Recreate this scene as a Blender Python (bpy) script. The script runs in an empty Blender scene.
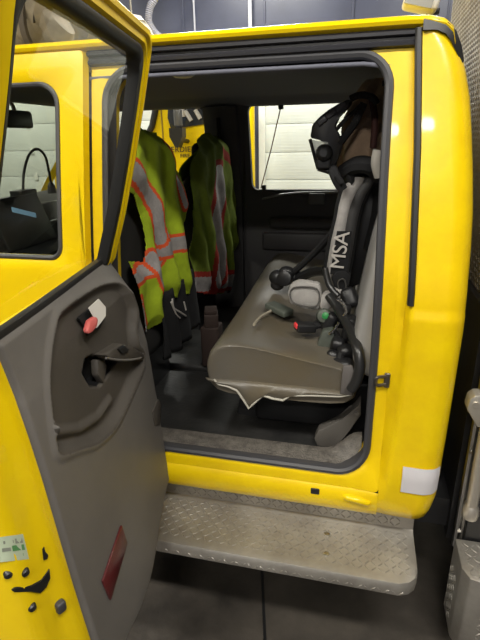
import bpy, bmesh, math, random
from mathutils import Vector, Matrix, noise
random.seed(7)
C = bpy.context.scene.collection
PI = math.pi

# ------------------------------------------------------------------ camera
CAM = Vector((0, -1.4, 1.75)); YAW, PITCH, ROLL, FPX = math.radians(14), math.radians(20.5), math.radians(1.2), 480.0
fw = Vector((-math.sin(YAW)*math.cos(PITCH), math.cos(YAW)*math.cos(PITCH), -math.sin(PITCH)))
rt0 = Vector((math.cos(YAW), math.sin(YAW), 0)); up0 = rt0.cross(fw)
rt = rt0*math.cos(ROLL) - up0*math.sin(ROLL); up = up0*math.cos(ROLL) + rt0*math.sin(ROLL)

def at(u, v, ax, val):
    """where the line of sight through photo pixel (u, v) meets the plane ax = val"""
    d = fw + rt*(u-240)/FPX - up*(v-320)/FPX
    i = 'XYZ'.index(ax)
    return CAM + d*((val-CAM[i])/d[i])

def ys(z):
    """outward face of the near body side (tumblehome above the belt)"""
    if z < 0.75: return 0.0
    if z < 1.3: return 0.0
    t = (z-1.3)/0.7
    return 0.15*t**1.15
W = 1.86                                   # y of the far body side

# ------------------------------------------------------------------ mesh helpers
ORG = {}
class B:
    def __init__(s): s.bm = bmesh.new()
    def face(s, vs, mi=0):
        try:
            f = s.bm.faces.new(vs); f.material_index = mi; return f
        except ValueError: return None
    def grid(s, f, nu, nv, cu=False, cv=False, mat=None, keep=None):
        nu_, nv_ = (nu if cu else nu+1), (nv if cv else nv+1)
        V = [[s.bm.verts.new(f(i/nu, j/nv)) for j in range(nv_)] for i in range(nu_)]
        for i in range(nu):
            for j in range(nv):
                a, b = (i+1) % nu_, (j+1) % nv_
                cu_, cv_ = (i+.5)/nu, (j+.5)/nv
                if keep and not keep(cu_, cv_): continue
                s.face([V[i][j], V[a][j], V[a][b], V[i][b]], mat(cu_, cv_) if mat else 0)
        return V
    def rings(s, loops, closed=True, cap0=False, cap1=False, mi=0):
        L = [[s.bm.verts.new(p) for p in l] for l in loops]
        n = len(L[0])
        for a, b in zip(L, L[1:]):
            for i in range(n if closed else n-1):
                k = (i+1) % n
                s.face([a[i], a[k], b[k], b[i]], mi)
        if cap0: s.face(L[0][::-1], mi)
        if cap1: s.face(L[-1], mi)
        return s
    def box(s, c, d, rot=None, bev=0.0, mi=0):
        c = Vector(c); m = bmesh.ops.create_cube(s.bm, size=1)
        vs = m['verts']
        R = rot.to_4x4() if rot else Matrix.Identity(4)
        bmesh.ops.transform(s.bm, verts=vs, matrix=Matrix.Translation(c) @ R @ Matrix.Diagonal((d[0], d[1], d[2], 1)))
        fs = {f for v in vs for f in v.link_faces}
        for f in fs: f.material_index = mi
        if bev:
            es = list({e for v in vs for e in v.link_edges})
            r = bmesh.ops.bevel(s.bm, geom=es, offset=bev, segments=3, profile=.5, affect='EDGES')
            for f in r['faces']: f.material_index = mi
        return s
    def tube(s, pts, r, n=10, closed=False, mi=0, flat=None):
        pts = [Vector(p) for p in pts]; m = len(pts)
        rs = r if isinstance(r, (list, tuple)) else [r]*m
        T = []
        for i in range(m):
            a = pts[(i-1) % m] if (closed or i > 0) else pts[i]
            b = pts[(i+1) % m] if (closed or i < m-1) else pts[i]
            T.append((b-a).normalized())
        N = Vector((0, 0, 1)) if abs(T[0].z) < .9 else Vector((1, 0, 0))
        if flat: N = Vector(flat)
        N = (N - T[0]*N.dot(T[0])).normalized(); loops = []
        for i in range(m):
            N = (N - T[i]*N.dot(T[i])).normalized(); Bn = T[i].cross(N)
            loops.append([pts[i] + (N*math.cos(2*PI*k/n) + Bn*math.sin(2*PI*k/n))*rs[i] for k in range(n)])
        if closed: loops.append(loops[0])
        s.rings(loops, cap0=not closed, cap1=not closed, mi=mi)
        if closed: bmesh.ops.remove_doubles(s.bm, verts=s.bm.verts[:], dist=1e-6)
        return s
    def prism(s, pts, d, mi=0, bev=0.0):
        """closed polygon (3-D points) pushed along vector d"""
        d = Vector(d); a = [s.bm.verts.new(Vector(p)) for p in pts]; b = [s.bm.verts.new(Vector(p)+d) for p in pts]
        n = len(a); fs = [s.face(a[::-1], mi), s.face(b, mi)]
        for i in range(n): fs.append(s.face([a[i], a[(i+1) % n], b[(i+1) % n], b[i]], mi))
        if bev:
            es = list({e for f in fs if f for e in f.edges})
            r = bmesh.ops.bevel(s.bm, geom=es, offset=bev, segments=2, profile=.5, affect='EDGES', clamp_overlap=True)
            for f in r['faces']: f.material_index = mi
        return s
    def disc(s, c, nrm, r, h=0.004, n=16, mi=0):
        c = Vector(c); nrm = Vector(nrm).normalized()
        return s.tube([c, c+nrm*h], r, n, mi=mi)
    def lathe(s, c, ax, prof, n=20, mi=0):
        c = Vector(c); ax = Vector(ax).normalized()
        pts = [c+ax*h for h, _ in prof]
        N = Vector((0, 0, 1)) if abs(ax.z) < .9 else Vector((1, 0, 0))
        N = (N-ax*N.dot(ax)).normalized(); Q = ax.cross(N)
        return s.rings([[p+(N*math.cos(2*PI*k/n)+Q*math.sin(2*PI*k/n))*r for k in range(n)] for p, (h, r) in zip(pts, prof)], cap0=True, cap1=True, mi=mi)
    def lugs(s, o, ex, ey, nx, ny, keep=None, size=0.023, h=0.0021, pitch=0.0215, mi=0):
        """raised tread-plate lugs over a rectangle: origin o, unit axes ex, ey"""
        o, ex, ey = Vector(o), Vector(ex).normalized(), Vector(ey).normalized(); nz = ex.cross(ey)
        for i in range(nx):
            for j in range(ny):
                c = o + ex*(i+.5)*pitch + ey*(j+.5)*pitch
                if keep and not keep(c): continue
                a = PI/4 if (i+j) % 2 else -PI/4
                p, q = ex*math.cos(a)+ey*math.sin(a), -ex*math.sin(a)+ey*math.cos(a)
                rim = [s.bm.verts.new(c + p*size*.5*math.cos(t)*1.0 + q*size*.13*math.sin(t)) for t in [k*PI/3 for k in range(6)]]
                top = [s.bm.verts.new(c + nz*h + p*size*.32*math.cos(t) + q*size*.07*math.sin(t)) for t in [k*PI/3 for k in range(6)]]
                for k in range(6): s.face([rim[k], rim[(k+1) % 6], top[(k+1) % 6], top[k]], mi)
                s.face(top, mi)
    def build(s, name, mats, parent=None, ang=40, recalc=True, origin=None):
        bm = s.bm
        loose = [v for v in bm.verts if not v.link_faces]
        if loose: bmesh.ops.delete(bm, geom=loose, context='VERTS')
        if recalc: bmesh.ops.recalc_face_normals(bm, faces=bm.faces[:])
        if parent is not None: og = ORG[parent.name]
        elif origin is not None: og = Vector(origin)
        else:
            xs = [v.co for v in bm.verts]
            og = Vector(((min(v.x for v in xs)+max(v.x for v in xs))/2, (min(v.y for v in xs)+max(v.y for v in xs))/2, min(v.z for v in xs)))
        bmesh.ops.translate(bm, verts=bm.verts[:], vec=-og)
        me = bpy.data.meshes.new(name); bm.to_mesh(me); bm.free()
        for m in (mats if isinstance(mats, (list, tuple)) else [mats]): me.materials.append(m)
        me.shade_smooth(); me.set_sharp_from_angle(angle=math.radians(ang))
        o = bpy.data.objects.new(name, me); C.objects.link(o)
        if parent is not None: o.parent = parent
        else: o.location = og
        ORG[o.name] = og
        return o

def tag(o, label=None, cat=None, group=None, kind=None):
    if label: o['label'] = label
    if cat: o['category'] = cat
    if group: o['group'] = group
    if kind: o['kind'] = kind
    return o
def thing(name, label, cat, loc, group=None):
    o = bpy.data.objects.new(name, None); C.objects.link(o); o.location = loc
    o.empty_display_size = .1; ORG[o.name] = Vector(loc)
    return tag(o, label, cat, group)
def struct(name, b, m, **k): return tag(b.build(name, m, **k), kind='structure')
def mod_solid(o, t, off=-1):
    m = o.modifiers.new('thick', 'SOLIDIFY'); m.thickness = t; m.offset = off; return o
def mod_sub(o, n=1):
    m = o.modifiers.new('sub', 'SUBSURF'); m.levels = n; m.render_levels = n; return o

def spline(pts, n=8, closed=False):
    P = [Vector(p) for p in pts]; m = len(P); out = []
    for i in range(m if closed else m-1):
        g = (lambda k: P[k % m]) if closed else (lambda k: P[max(0, min(m-1, k))])
        p0, p1, p2, p3 = g(i-1), g(i), g(i+1), g(i+2)
        for k in range(n):
            t = k/n
            out.append(.5*((2*p1)+(p2-p0)*t+(2*p0-5*p1+4*p2-p3)*t*t+(3*p1-p0-3*p2+p3)*t**3))
    if not closed: out.append(P[-1])
    return out
def rrect(x0, x1, z0, z1, r, nc=6, ne=8):
    """rounded rectangle loop in (x, z), the same vertex count for any size; r = radii bl, br, tr, tl"""
    if not isinstance(r, (list, tuple)): r = [r]*4
    cs = [(x0+r[0], z0+r[0], PI, r[0]), (x1-r[1], z0+r[1], 1.5*PI, r[1]), (x1-r[2], z1-r[2], 0, r[2]), (x0+r[3], z1-r[3], .5*PI, r[3])]
    arcs = [[(cx+rr*math.cos(a+k*PI/2/nc), cz+rr*math.sin(a+k*PI/2/nc)) for k in range(nc+1)] for cx, cz, a, rr in cs]
    out = []
    for i in range(4):
        out += arcs[i]; p, q = arcs[i][-1], arcs[(i+1) % 4][0]
        out += [(p[0]+(q[0]-p[0])*k/ne, p[1]+(q[1]-p[1])*k/ne) for k in range(1, ne)]
    return out
def inpoly(x, y, P):
    c = False; n = len(P)
    for i in range(n):
        x1, y1 = P[i]; x2, y2 = P[i-1]
        if (y1 > y) != (y2 > y) and x < (x2-x1)*(y-y1)/(y2-y1)+x1: c = not c
    return c
def dseg(x, y, a, b):
    dx, dy = b[0]-a[0], b[1]-a[1]; L = dx*dx+dy*dy
    t = max(0, min(1, ((x-a[0])*dx+(y-a[1])*dy)/L)) if L else 0
    return math.hypot(x-a[0]-t*dx, y-a[1]-t*dy)
def dpoly(x, y, P, closed=True):
    n = len(P); return min(dseg(x, y, P[i-1], P[i]) for i in range(0 if closed else 1, n))
def sm(a, b, x):
    t = max(0, min(1, (x-a)/(b-a))); return t*t*(3-2*t)
def lerp(a, b, t): return a+(b-a)*t
def interp(x, T):
    if x <= T[0][0]: return T[0][1]
    for (a, p), (b, q) in zip(T, T[1:]):
        if x <= b: return p+(q-p)*(x-a)/(b-a)
    return T[-1][1]

# ------------------------------------------------------------------ materials
def mat(name, col, rough=.5, metal=0.0, spec=.5, bump=0, bscale=60, var=0, vscale=8, var2=None, coat=0, emis=None, estr=0, trans=0, alpha=1, rvar=0, sheen=0):
    m = bpy.data.materials.new(name); m.use_nodes = True; nt = m.node_tree; p = nt.nodes['Principled BSDF']
    p.inputs['Base Color'].default_value = (*col, 1); p.inputs['Roughness'].default_value = rough
    p.inputs['Metallic'].default_value = metal; p.inputs['Specular IOR Level'].default_value = spec
    p.inputs['Coat Weight'].default_value = coat; p.inputs['Coat Roughness'].default_value = .05
    p.inputs['Transmission Weight'].default_value = trans; p.inputs['Alpha'].default_value = alpha
    if sheen: p.inputs['Sheen Weight'].default_value = sheen
    tc = nt.nodes.new('ShaderNodeTexCoord')
    if emis: p.inputs['Emission Color'].default_value = (*emis, 1); p.inputs['Emission Strength'].default_value = estr
    if var:
        n = nt.nodes.new('ShaderNodeTexNoise'); n.inputs['Scale'].default_value = vscale; n.inputs['Detail'].default_value = 6; n.inputs['Roughness'].default_value = .65
        r = nt.nodes.new('ShaderNodeValToRGB'); r.color_ramp.elements[0].position = .35; r.color_ramp.elements[1].position = .68
        c2 = var2 if var2 else tuple(max(0, c*(1-var)) for c in col)
        r.color_ramp.elements[0].color = (*c2, 1); r.color_ramp.elements[1].color = (*col, 1)
        nt.links.new(tc.outputs['Object'], n.inputs['Vector']); nt.links.new(n.outputs['Fac'], r.inputs['Fac'])
        nt.links.new(r.outputs['Color'], p.inputs['Base Color'])
        if rvar:
            mr = nt.nodes.new('ShaderNodeMapRange'); mr.inputs['To Min'].default_value = rough-rvar; mr.inputs['To Max'].default_value = rough+rvar
            nt.links.new(n.outputs['Fac'], mr.inputs['Value']); nt.links.new(mr.outputs['Result'], p.inputs['Roughness'])
    if bump:
        n2 = nt.nodes.new('ShaderNodeTexNoise'); n2.inputs['Scale'].default_value = bscale; n2.inputs['Detail'].default_value = 4
        b = nt.nodes.new('ShaderNodeBump'); b.inputs['Strength'].default_value = bump; b.inputs['Distance'].default_value = .01
        nt.links.new(tc.outputs['Object'], n2.inputs['Vector']); nt.links.new(n2.outputs['Fac'], b.inputs['Height']); nt.links.new(b.outputs['Normal'], p.inputs['Normal'])
    return m
def glassmat(name, tint, refl=.08, mix=.86):
    """thin pane: mostly clear, tinted, a little mirror"""
    m = bpy.data.materials.new(name); m.use_nodes = True; nt = m.node_tree
    for n in list(nt.nodes): nt.nodes.remove(n)
    out = nt.nodes.new('ShaderNodeOutputMaterial'); t = nt.nodes.new('ShaderNodeBsdfTransparent'); g = nt.nodes.new('ShaderNodeBsdfGlossy')
    t.inputs['Color'].default_value = (*tint, 1); g.inputs['Roughness'].default_value = .02; g.inputs['Color'].default_value = (1, 1, 1, 1)
    lw = nt.nodes.new('ShaderNodeLayerWeight'); lw.inputs['Blend'].default_value = .5
    pw = nt.nodes.new('ShaderNodeMath'); pw.operation = 'POWER'; pw.inputs[1].default_value = 5.0
    mr = nt.nodes.new('ShaderNodeMapRange'); mr.inputs['To Min'].default_value = .04; mr.inputs['To Max'].default_value = .7
    nt.links.new(lw.outputs['Facing'], pw.inputs[0]); nt.links.new(pw.outputs['Value'], mr.inputs['Value'])
    mx = nt.nodes.new('ShaderNodeMixShader'); nt.links.new(mr.outputs['Result'], mx.inputs['Fac'])
    nt.links.new(t.outputs['BSDF'], mx.inputs[1]); nt.links.new(g.outputs['BSDF'], mx.inputs[2]); nt.links.new(mx.outputs['Shader'], out.inputs['Surface'])
    return m

YEL = mat('yellow_paint', (.87, .63, .002), rough=.3, spec=.35, coat=.25, var=.10, vscale=3, var2=(.81, .56, .002))
YELD = mat('yellow_jamb_paint', (.86, .615, .002), rough=.33, spec=.35, coat=.25, var=.2, vscale=7, var2=(.76, .51, .003), bump=.06, bscale=14)
RUB = mat('black_rubber', (.012, .012, .012), rough=.5)
GRUB = mat('grey_rubber', (.045, .045, .05), rough=.45)
HDR = mat('header_rubber', (.03, .03, .035), rough=.35)
BLK = mat('black_plastic', (.012, .012, .013), rough=.4)
BLKF = mat('black_fabric', (.008, .008, .009), rough=.9, bump=.3, bscale=250)
TRIM = mat('grey_trim_plastic', (.16, .15, .14), rough=.5, bump=.12, bscale=420, var=.12, vscale=6)
INS = mat('dark_trim_insert', (.075, .066, .056), rough=.55, bump=.12, bscale=420, var=.15, vscale=6)
INT = mat('dark_interior_plastic', (.05, .048, .05), rough=.55, bump=.1, bscale=300)
HEADL = mat('headliner_cloth', (.14, .145, .18), rough=.95, bump=.15, bscale=400)
VIN = mat('worn_grey_vinyl', (.105, .097, .085), rough=.33, var=.3, vscale=3.5, var2=(.11, .09, .058), bump=.06, bscale=180, rvar=.08)
VINB = mat('grey_seat_fabric', (.36, .35, .335), rough=.7, bump=.12, bscale=300, var=.1)
PIPE = mat('pale_piping', (.42, .40, .34), rough=.6)
FLO = mat('rubber_floor_mat', (.026, .025, .024), rough=.55, var=.5, vscale=10, var2=(.012, .012, .012), bump=.2, bscale=60)
SILL = mat('sill_plate', (.16, .145, .125), rough=.55, var=.55, vscale=28, var2=(.07, .062, .055), bump=.5, bscale=150)
ALU = mat('tread_plate_aluminium', (.50, .475, .43), rough=.5, metal=.8, var=.3, vscale=5, var2=(.34, .315, .28), bump=.08, bscale=60, rvar=.05)
STEEL = mat('brushed_steel', (.55, .54, .52), rough=.3, metal=1)
CHR = mat('chrome', (.75, .75, .75), rough=.12, metal=1)
CONC = mat('concrete_floor', (.075, .064, .052), rough=.55, var=.75, vscale=2.2, var2=(.022, .019, .016), bump=.25, bscale=30, rvar=.15)
LIME = mat('lime_vest_mesh', (.48, .64, .02), rough=.85, var=.25, vscale=12, bump=.4, bscale=500)
ORG_ = mat('orange_trim', (.80, .10, .02), rough=.8, bump=.3, bscale=400)
SLV = mat('silver_reflective', (.50, .47, .46), rough=.5, metal=.25, bump=.3, bscale=90, var=.25, vscale=25)
RED = mat('red_reflector', (.095, .012, .014), rough=.3, coat=.5)
PINK = mat('faded_red_plastic', (.62, .13, .12), rough=.4)
TAGW = mat('white_card', (.62, .60, .56), rough=.7)
LBL = mat('pale_green_label', (.50, .58, .42), rough=.6); LBLG = mat('green_print', (.10, .28, .10), rough=.6); LBLK = mat('grey_print', (.25, .27, .22), rough=.6)
STK = mat('white_reflective_sticker', (.62, .60, .62), rough=.45)
WHT = mat('white_paint', (.74, .75, .70), rough=.6, var=.08, vscale=4)
GDOOR = mat('garage_door_panel', (.66, .69, .65), rough=.6, var=.08, vscale=2)
WALLB = mat('blue_grey_wall', (.055, .062, .10), rough=.35, var=.3, vscale=1.5)
CEIL = mat('ceiling_metal', (.22, .21, .20), rough=.6, var=.3, vscale=2)
TAN = mat('tan_duct_fabric', (.36, .31, .23), rough=.9, var=.35, vscale=5, bump=.4, bscale=20)
GRF = mat('grey_webbing', (.43, .41, .39), rough=.8, bump=.35, bscale=350, var=.2, vscale=30)
BRN = mat('brown_canvas', (.36, .25, .165), rough=.9, bump=.4, bscale=120, var=.3, vscale=10)
GRNP = mat('green_grey_plastic', (.075, .085, .07), rough=.5); GRND = mat('green_cap', (.02, .22, .05), rough=.4)
REDB = mat('red_button', (.75, .05, .06), rough=.35)
PALE = mat('pale_lettering', (.55, .52, .48), rough=.7)
LENSM = mat('mask_lens', (.75, .78, .74), rough=.25, trans=.0, alpha=.55)
BLUE = mat('blue_screen', (.25, .45, .7), rough=.4, emis=(.3, .55, .85), estr=.35)
LAMP = mat('lamp_glow', (1, 1, 1), emis=(1, .95, .86), estr=6)
GLS = glassmat('door_glass', (.90, .90, .86)); GLF = glassmat('tinted_glass', (.62, .66, .60)); GLC = glassmat('clear_glass', (.93, .95, .93))
DRK = mat('dark_window', (.03, .033, .04), rough=.12, spec=.6)
RUST = mat('rusty_cord', (.18, .07, .04), rough=.8)

# ================================================================== SETTING
X0, X1, Y0, Y1, ZC = -9.0, 6.0, -6.0, 6.2, 4.6
b = B(); b.grid(lambda u, v: (lerp(X0, X1, u), lerp(Y0, Y1, v), 0), 4, 4); fl = struct('floor', b, CONC)
b = B()
p, q = at(262, 572, 'Z', 0), at(265, 640, 'Z', 0); sl = (q.x-p.x)/(q.y-p.y)
b.prism([(p.x+sl*(y-p.y)+d, y, .0) for y, d in ((-5.9, -.006), (-5.9, .006), (6.1, .006), (6.1, -.006))], (0, 0, .0025))
for x in (-5.0, 4.4): b.box((x, .1, .001), (.012, 12, .003))
struct('trim_1', b, BLK)
b = B(); b.box((-1.5, .1, ZC+.05), (15, 12.2, .1)); struct('ceiling', b, CEIL)
b = B(); b.box((-1.5, Y1+.05, ZC/2), (15, .1, ZC))
for i in range(13): b.box((X0+1.2*i+.35, Y1-.008, 3.55), (.03, .02, 2.1), bev=.004)
for z in (2.95, 3.75): b.box((-1.5, Y1-.008, z), (15, .02, .03), bev=.004)
struct('wall_back', b, WALLB)
b = B(); b.box((X0-.05, .1, ZC/2), (.1, 12.2, ZC)); struct('wall_left', b, WHT)
b = B(); b.box((X1+.05, .1, ZC/2), (.1, 12.2, ZC)); struct('wall_right', b, WALLB)
b = B(); b.box((-1.5, Y0-.05, ZC/2), (15, .1, ZC)); struct('wall_front', b, WALLB)
for k, (xa, xb, top) in enumerate([(-8.6, -2.1, 2.9), (-1.42, 2.6, 2.75)]):
    b = B(); n = 7; ph = top/n
    for i in range(n):
        z = i*ph
        b.box(((xa+xb)/2, Y1-.08, z+ph/2), (xb-xa, .05, ph-.006), bev=.003)
        for j in range(1, 10): b.box(((xa+xb)/2, Y1-.105, z+ph*j/10), (xb-xa-.1, .0016, .012))
    d = struct('door_%d' % (k+1), b, GDOOR)
    b = B()
    for x in (xa-.05, xb+.05): b.box((x, Y1-.06, top/2), (.10, .12, top))
    b.box(((xa+xb)/2, Y1-.06, top+.05), (xb-xa+.2, .12, .1)); b.build('door_frame', WHT, d)
    if k: continue
    b = B()
    for i in range(1, n):
        for x in (xa+.5, -5.4, -4.2, xb-.5):
            b.box((x, Y1-.118, i*ph), (.07, .012, .11), bev=.004)
    b.build('hinge', WHT, d)
b = B(); b.tube([(-1.60, Y1-.35, 0), (-1.60, Y1-.35, 2.3)], .07, 16); b.lathe((-1.60, Y1-.35, 2.3), (0, 0, 1), [(0, .07), (.04, .06), (.06, .02)], 16); struct('trim_2', b, YEL)
# vertical conduit and hose on the back wall
b = B(); p = at(250, 8, 'Y', Y1-.08); b.tube([(p.x, Y1-.08, 2.9), (p.x, Y1-.08, ZC)], .028, 12)
for z in (3.1, 3.9): b.box((p.x, Y1-.06, z), (.12, .06, .03))
tag(b.build('conduit_pipe', mat('pale_conduit', (.5, .52, .56), rough=.4)), 'pale vertical conduit pipe on the dark upper wall above the truck roof', 'pipe')
p = at(194, 10, 'Y', Y1-.06)
b = B(); b.tube([(p.x, Y1-.06, 2.9), (p.x, Y1-.06, ZC)], .014, 8)
tag(b.build('conduit_pipe', mat('grey_conduit', (.30, .31, .36), rough=.4)), 'thin grey conduit running up the dark wall left of the pale one', 'pipe')
q = [Vector((at(160, -40, 'Y', 5.6).x, 5.6, ZC))]+[at(u, v, 'Y', 5.6) for u, v in ((160, -40), (156, -6), (150, 8), (149, 22), (156, 34), (170, 44))]
b = B(); sp = spline(q, 14); b.tube(sp, [.045+(.008 if i % 2 else 0) for i in range(len(sp))], 10)
tag(b.build('corrugated_hose', mat('grey_hose', (.20, .20, .23), rough=.5)), 'grey corrugated hose hanging curved against the dark upper wall', 'hose')
# exhaust duct under the ceiling, seen through the glass of the open door
dk = thing('exhaust_duct', 'fat tan fabric duct hung under the ceiling seen through the open door glass', 'duct', (-3.4, 2.8, 2.9))
a0, a1 = at(-30, 22, 'Y', 2.8), at(62, 20, 'Y', 2.8)
pts = [a0.lerp(a1, i/24) for i in range(25)]
pts = [p+Vector((0, 0, .03*math.sin(i*1.3)-.05*math.sin(PI*i/24))) for i, p in enumerate(pts)]
b = B(); b.tube(pts, [(.21+.02*math.sin(i*1.9)) * (.55 if i == 24 else 1) for i in range(25)], 20); b.build('duct_sleeve', TAN, dk)
for i in (4, 11, 18):
    b = B(); b.tube([pts[i]-Vector((.025, 0, 0)), pts[i]+Vector((.025, 0, 0))], .245, 20); b.build('hanging_band', mat('dark_band', (.12, .10, .08), rough=.8), dk)
    b = B(); b.tube([pts[i]+Vector((0, 0, .2)), (pts[i].x, pts[i].y, ZC)], .012, 6); b.build('hanger_rod', STEEL, dk)
a0, a1 = at(56, 30, 'Y', 4.2), at(150, 50, 'Y', 4.2)
b = B(); pts = [a0.lerp(a1, i/18)+Vector((0, 0, .03*math.sin(i*1.1))) for i in range(19)]; b.tube(pts, [.30+.02*math.sin(i*2.3) for i in range(19)], 18)
for i in (3, 15): b.tube([pts[i], (pts[i].x, pts[i].y, ZC)], .012, 6)
tag(b.build('exhaust_duct', mat('grey_duct_fabric', (.30, .28, .24), rough=.9, var=.3, vscale=4, bump=.3, bscale=12)), 'greyish wrapped duct running behind the tan one high at the back', 'duct')

# ceiling lamps (outside the frame; they light the bay)
def tube_light(x, y, e, size=(1.5, .35), col=(1, .93, .82), z=4.35, rot=0):
    t = thing('ceiling_light', 'long white fluorescent ceiling fixture with two tubes', 'light', (x, y, z), 'ceiling lights of the bay')
    b = B(); b.box((x, y, z+.04), (size[0], size[1], .06), bev=.01); b.build('housing', WHT, t)
    for s in (-.09, .09):
        b = B(); b.tube([(x-size[0]/2+.05, y+s, z-.01), (x+size[0]/2-.05, y+s, z-.01)], .018, 10); b.build('lamp_tube', LAMP, t)
    L = bpy.data.lights.new('bay_lamp', 'AREA'); L.shape = 'RECTANGLE'; L.size, L.size_y = size; L.energy = e; L.color = col
    o = bpy.data.objects.new('bay_lamp', L); C.objects.link(o); o.location = (x, y, z-.05)
    return t
tube_light(-2.2, -2.0, 150, col=(1, .96, .88)); tube_light(.9, -2.0, 120, col=(1, .96, .88)); tube_light(-.4, -4.9, 170, col=(1, .95, .86))
tube_light(-1.6, 4.6, 160, col=(1, .98, .92)); tube_light(-5.6, 4.4, 180, col=(1, .98, .92)); tube_light(1.2, 4.2, 110, col=(1, .98, .92)); tube_light(1.6, .8, 60); tube_light(-5.0, .0, 140)

# ================================================================== THE TRUCK
truck = thing('fire_truck', 'yellow crew cab fire truck with its rear door swung open over a tread plate step', 'truck', (-.6, .93, 0))
def xr(z): return interp(z, [(.5, .285), (.6, .315), (.8, .322), (1.2, .325), (1.5, .320), (1.7, .300), (1.85, .278), (1.93, .258), (1.99, .234), (2.04, .195)])

# --- yellow cab shell: jamb round the opening, rocker, rear quarter
OPEN = (-.82, .078, .672, 1.972, [.05, .10, .09, .10])
def ox(x, z): return x-.017*sm(.95, 1.9, z)*sm(-.3, .05, x)
def oloop(x0, x1, z0, z1, r, fy): return [(ox(x, z), fy(z), z) for x, z in rrect(x0, x1, z0, z1, r, 7, 14)]
b = B()
def yj(z): return ys(z)+.03 if z > .78 else lerp(.0, .03, sm(.62, .78, z))
b.rings([oloop(*OPEN, lambda z: yj(z)+.10), oloop(*OPEN, lambda z: yj(z)+.012),
         oloop(-.828, .086, .664, 1.980, [.055, .105, .095, .105], yj),
         oloop(-.845, .105, .645, 1.998, [.06, .10, .09, .10], lambda z: yj(z)-.001),
         [(x, yj(z), z) for x, z in rrect(-.868, .125, .615, 2.035, [.02, .02, .03, .02], 7, 14)]])
xs_ = [-.868+.0331*i for i in range(31)]
rk = [(.615, .0), (.60, -.010), (.575, -.014), (.545, -.012), (.522, -.004), (.508, .012), (.502, .04), (.502, .12)]
b.rings([[(x, y+.0, z) for x in xs_] for z, y in rk], closed=False)
zr = [.505, .515, .535, .57, .62, .66, .70, .73, .76, .84, .92, 1.0, 1.1, 1.2, 1.24, 1.256, 1.27, 1.285, 1.32, 1.36, 1.45, 1.55, 1.65, 1.75, 1.85, 1.92, 1.97, 2.0, 2.02, 2.036]
def xstep(z): return interp(z, [(.8, .150), (1.0, .160), (1.31, .165), (1.72, .148), (2.03, .126)])
def quarter(z):
    low = .045*(1-sm(.505, .56, z))**2
    y0 = ys(z)+low - .009*(1-sm(.70, .76, z)) - .010*(1-sm(1.25, 1.275, z)) + .006*sm(1.275, 1.40, z)*(1-sm(1.4, 1.6, z)); st = sm(.95, 1.3, z)
    e = xr(z)
    ya = yj(z) if z > .62 else y0+.004
    q = xstep(z)
    pr = [(.124, ya), (q-.012, lerp(lerp(ya, y0, .45), ya, st)), (q-.004, lerp(lerp(ya, y0, .7), y0+.012, st)), (q+.004, lerp(lerp(ya, y0, .85), y0, st)), (q+.016, y0-.001), (max(q+.02, e-.065), y0-.004), (e-.055, y0-.004), (e-.032, y0+.003), (e-.014, y0+.017), (e-.004, y0+.038), (e, y0+.07), (e, y0+.3), (e, .93)]
    return [(x, y, z) for x, y in pr]
b.rings([quarter(z) for z in zr], closed=False)
# shallow dents pressed into the lower rear jamb
for v in b.bm.verts:
    if .09 < v.co.x < .160 and .6 < v.co.z < 1.05:
        v.co.y += .016*noise.noise(Vector((v.co.x*18, 3.3, v.co.z*11)))
q0, q1 = at(346, 497, 'Y', -.014), at(368, 503, 'Y', -.014)
b.tube([q0+Vector((-.012, .008, 0)), q0, q1, q1+Vector((.012, .008, 0))], [.004, .012, .012, .004], 10)
shell = b.build('cab_body', YELD, truck, ang=50)

# --- roof
b = B()
def roofsec(x, t=1.0):
    h = [(.175, 2.022), (.150, 2.034), (.146, 2.043), (.155, 2.053), (.19, 2.062), (.35, 2.076), (.65, 2.088), (.93, 2.09)]
    full = h + [(W-y, z) for y, z in h[::-1][1:]]
    return [(x, y, z-t) for y, z in full]
b.rings([roofsec(x, d) for x, d in [(-1.78, 0), (-1.2, 0), (-.6, 0), (-.1, 0), (.10, 0), (.15, .002), (.19, .012), (.212, .03), (.22, .06)]], closed=False)
b.build('roof', YEL, truck)
b = B(); U_ = [(.134, 2.043), (.17, 2.041), (.198, 2.031), (.220, 2.010), (.238, 1.975), (.250, 1.94)]; L_ = [(.134, 2.016), (.17, 2.015), (.193, 2.005), (.210, 1.985), (.228, 1.956), (.244, 1.932)]; yy_ = [.146, .149, .150, .151, .155, .165]
b.rings([[(u_[0], y, u_[1]), (u_[0], y+.05, u_[1]), (l_[0], y+.05, l_[1]), (l_[0], y-.006, l_[1])] for u_, l_, y in zip(U_, L_, yy_)], cap0=True, cap1=True)
b.build('roof_corner_trim', BLK, truck)
# --- ribbed dark header trim over the openings, rubber seals
b = B()
hp = [(a_, z_+.036) for a_, z_ in [(.035, 1.945), (.020, 1.950), (.017, 1.958), (.024, 1.964), (.024, 1.972), (.010, 1.976), (.008, 1.984), (.016, 1.989), (.014, 1.994), (-.002, 1.998), (-.002, 2.004), (.012, 2.008)]]
b.rings([[(x, ys(z)+dy-.006, z) for dy, z in hp] for x in (-.872, -.6, -.2, .06, .112, .13)], closed=False)
b.build('header_trim', HDR, truck)
b = B()
zz = [1.29+.0387*i for i in range(20)]
b.rings([[(xstep(z)+a_, ys(z)+c_, z) for a_, c_ in ((-.011, .02), (-.011, .0), (-.006, -.005), (.004, -.005), (.008, .0), (.008, .02))] for z in zz], closed=True, cap0=True, cap1=True)
b.build('rear_edge_seal', RUB, truck)
b = B(); lp = [Vector((ox(x, z), yj(z)+.004, z)) for x, z in rrect(*OPEN[:4], OPEN[4], 8, 14)]; b.tube(lp, .0135, 8, closed=True); b.build('opening_seal', GRUB, truck)
b = B()
def oy(dy): return lambda z: yj(z)+dy
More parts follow.
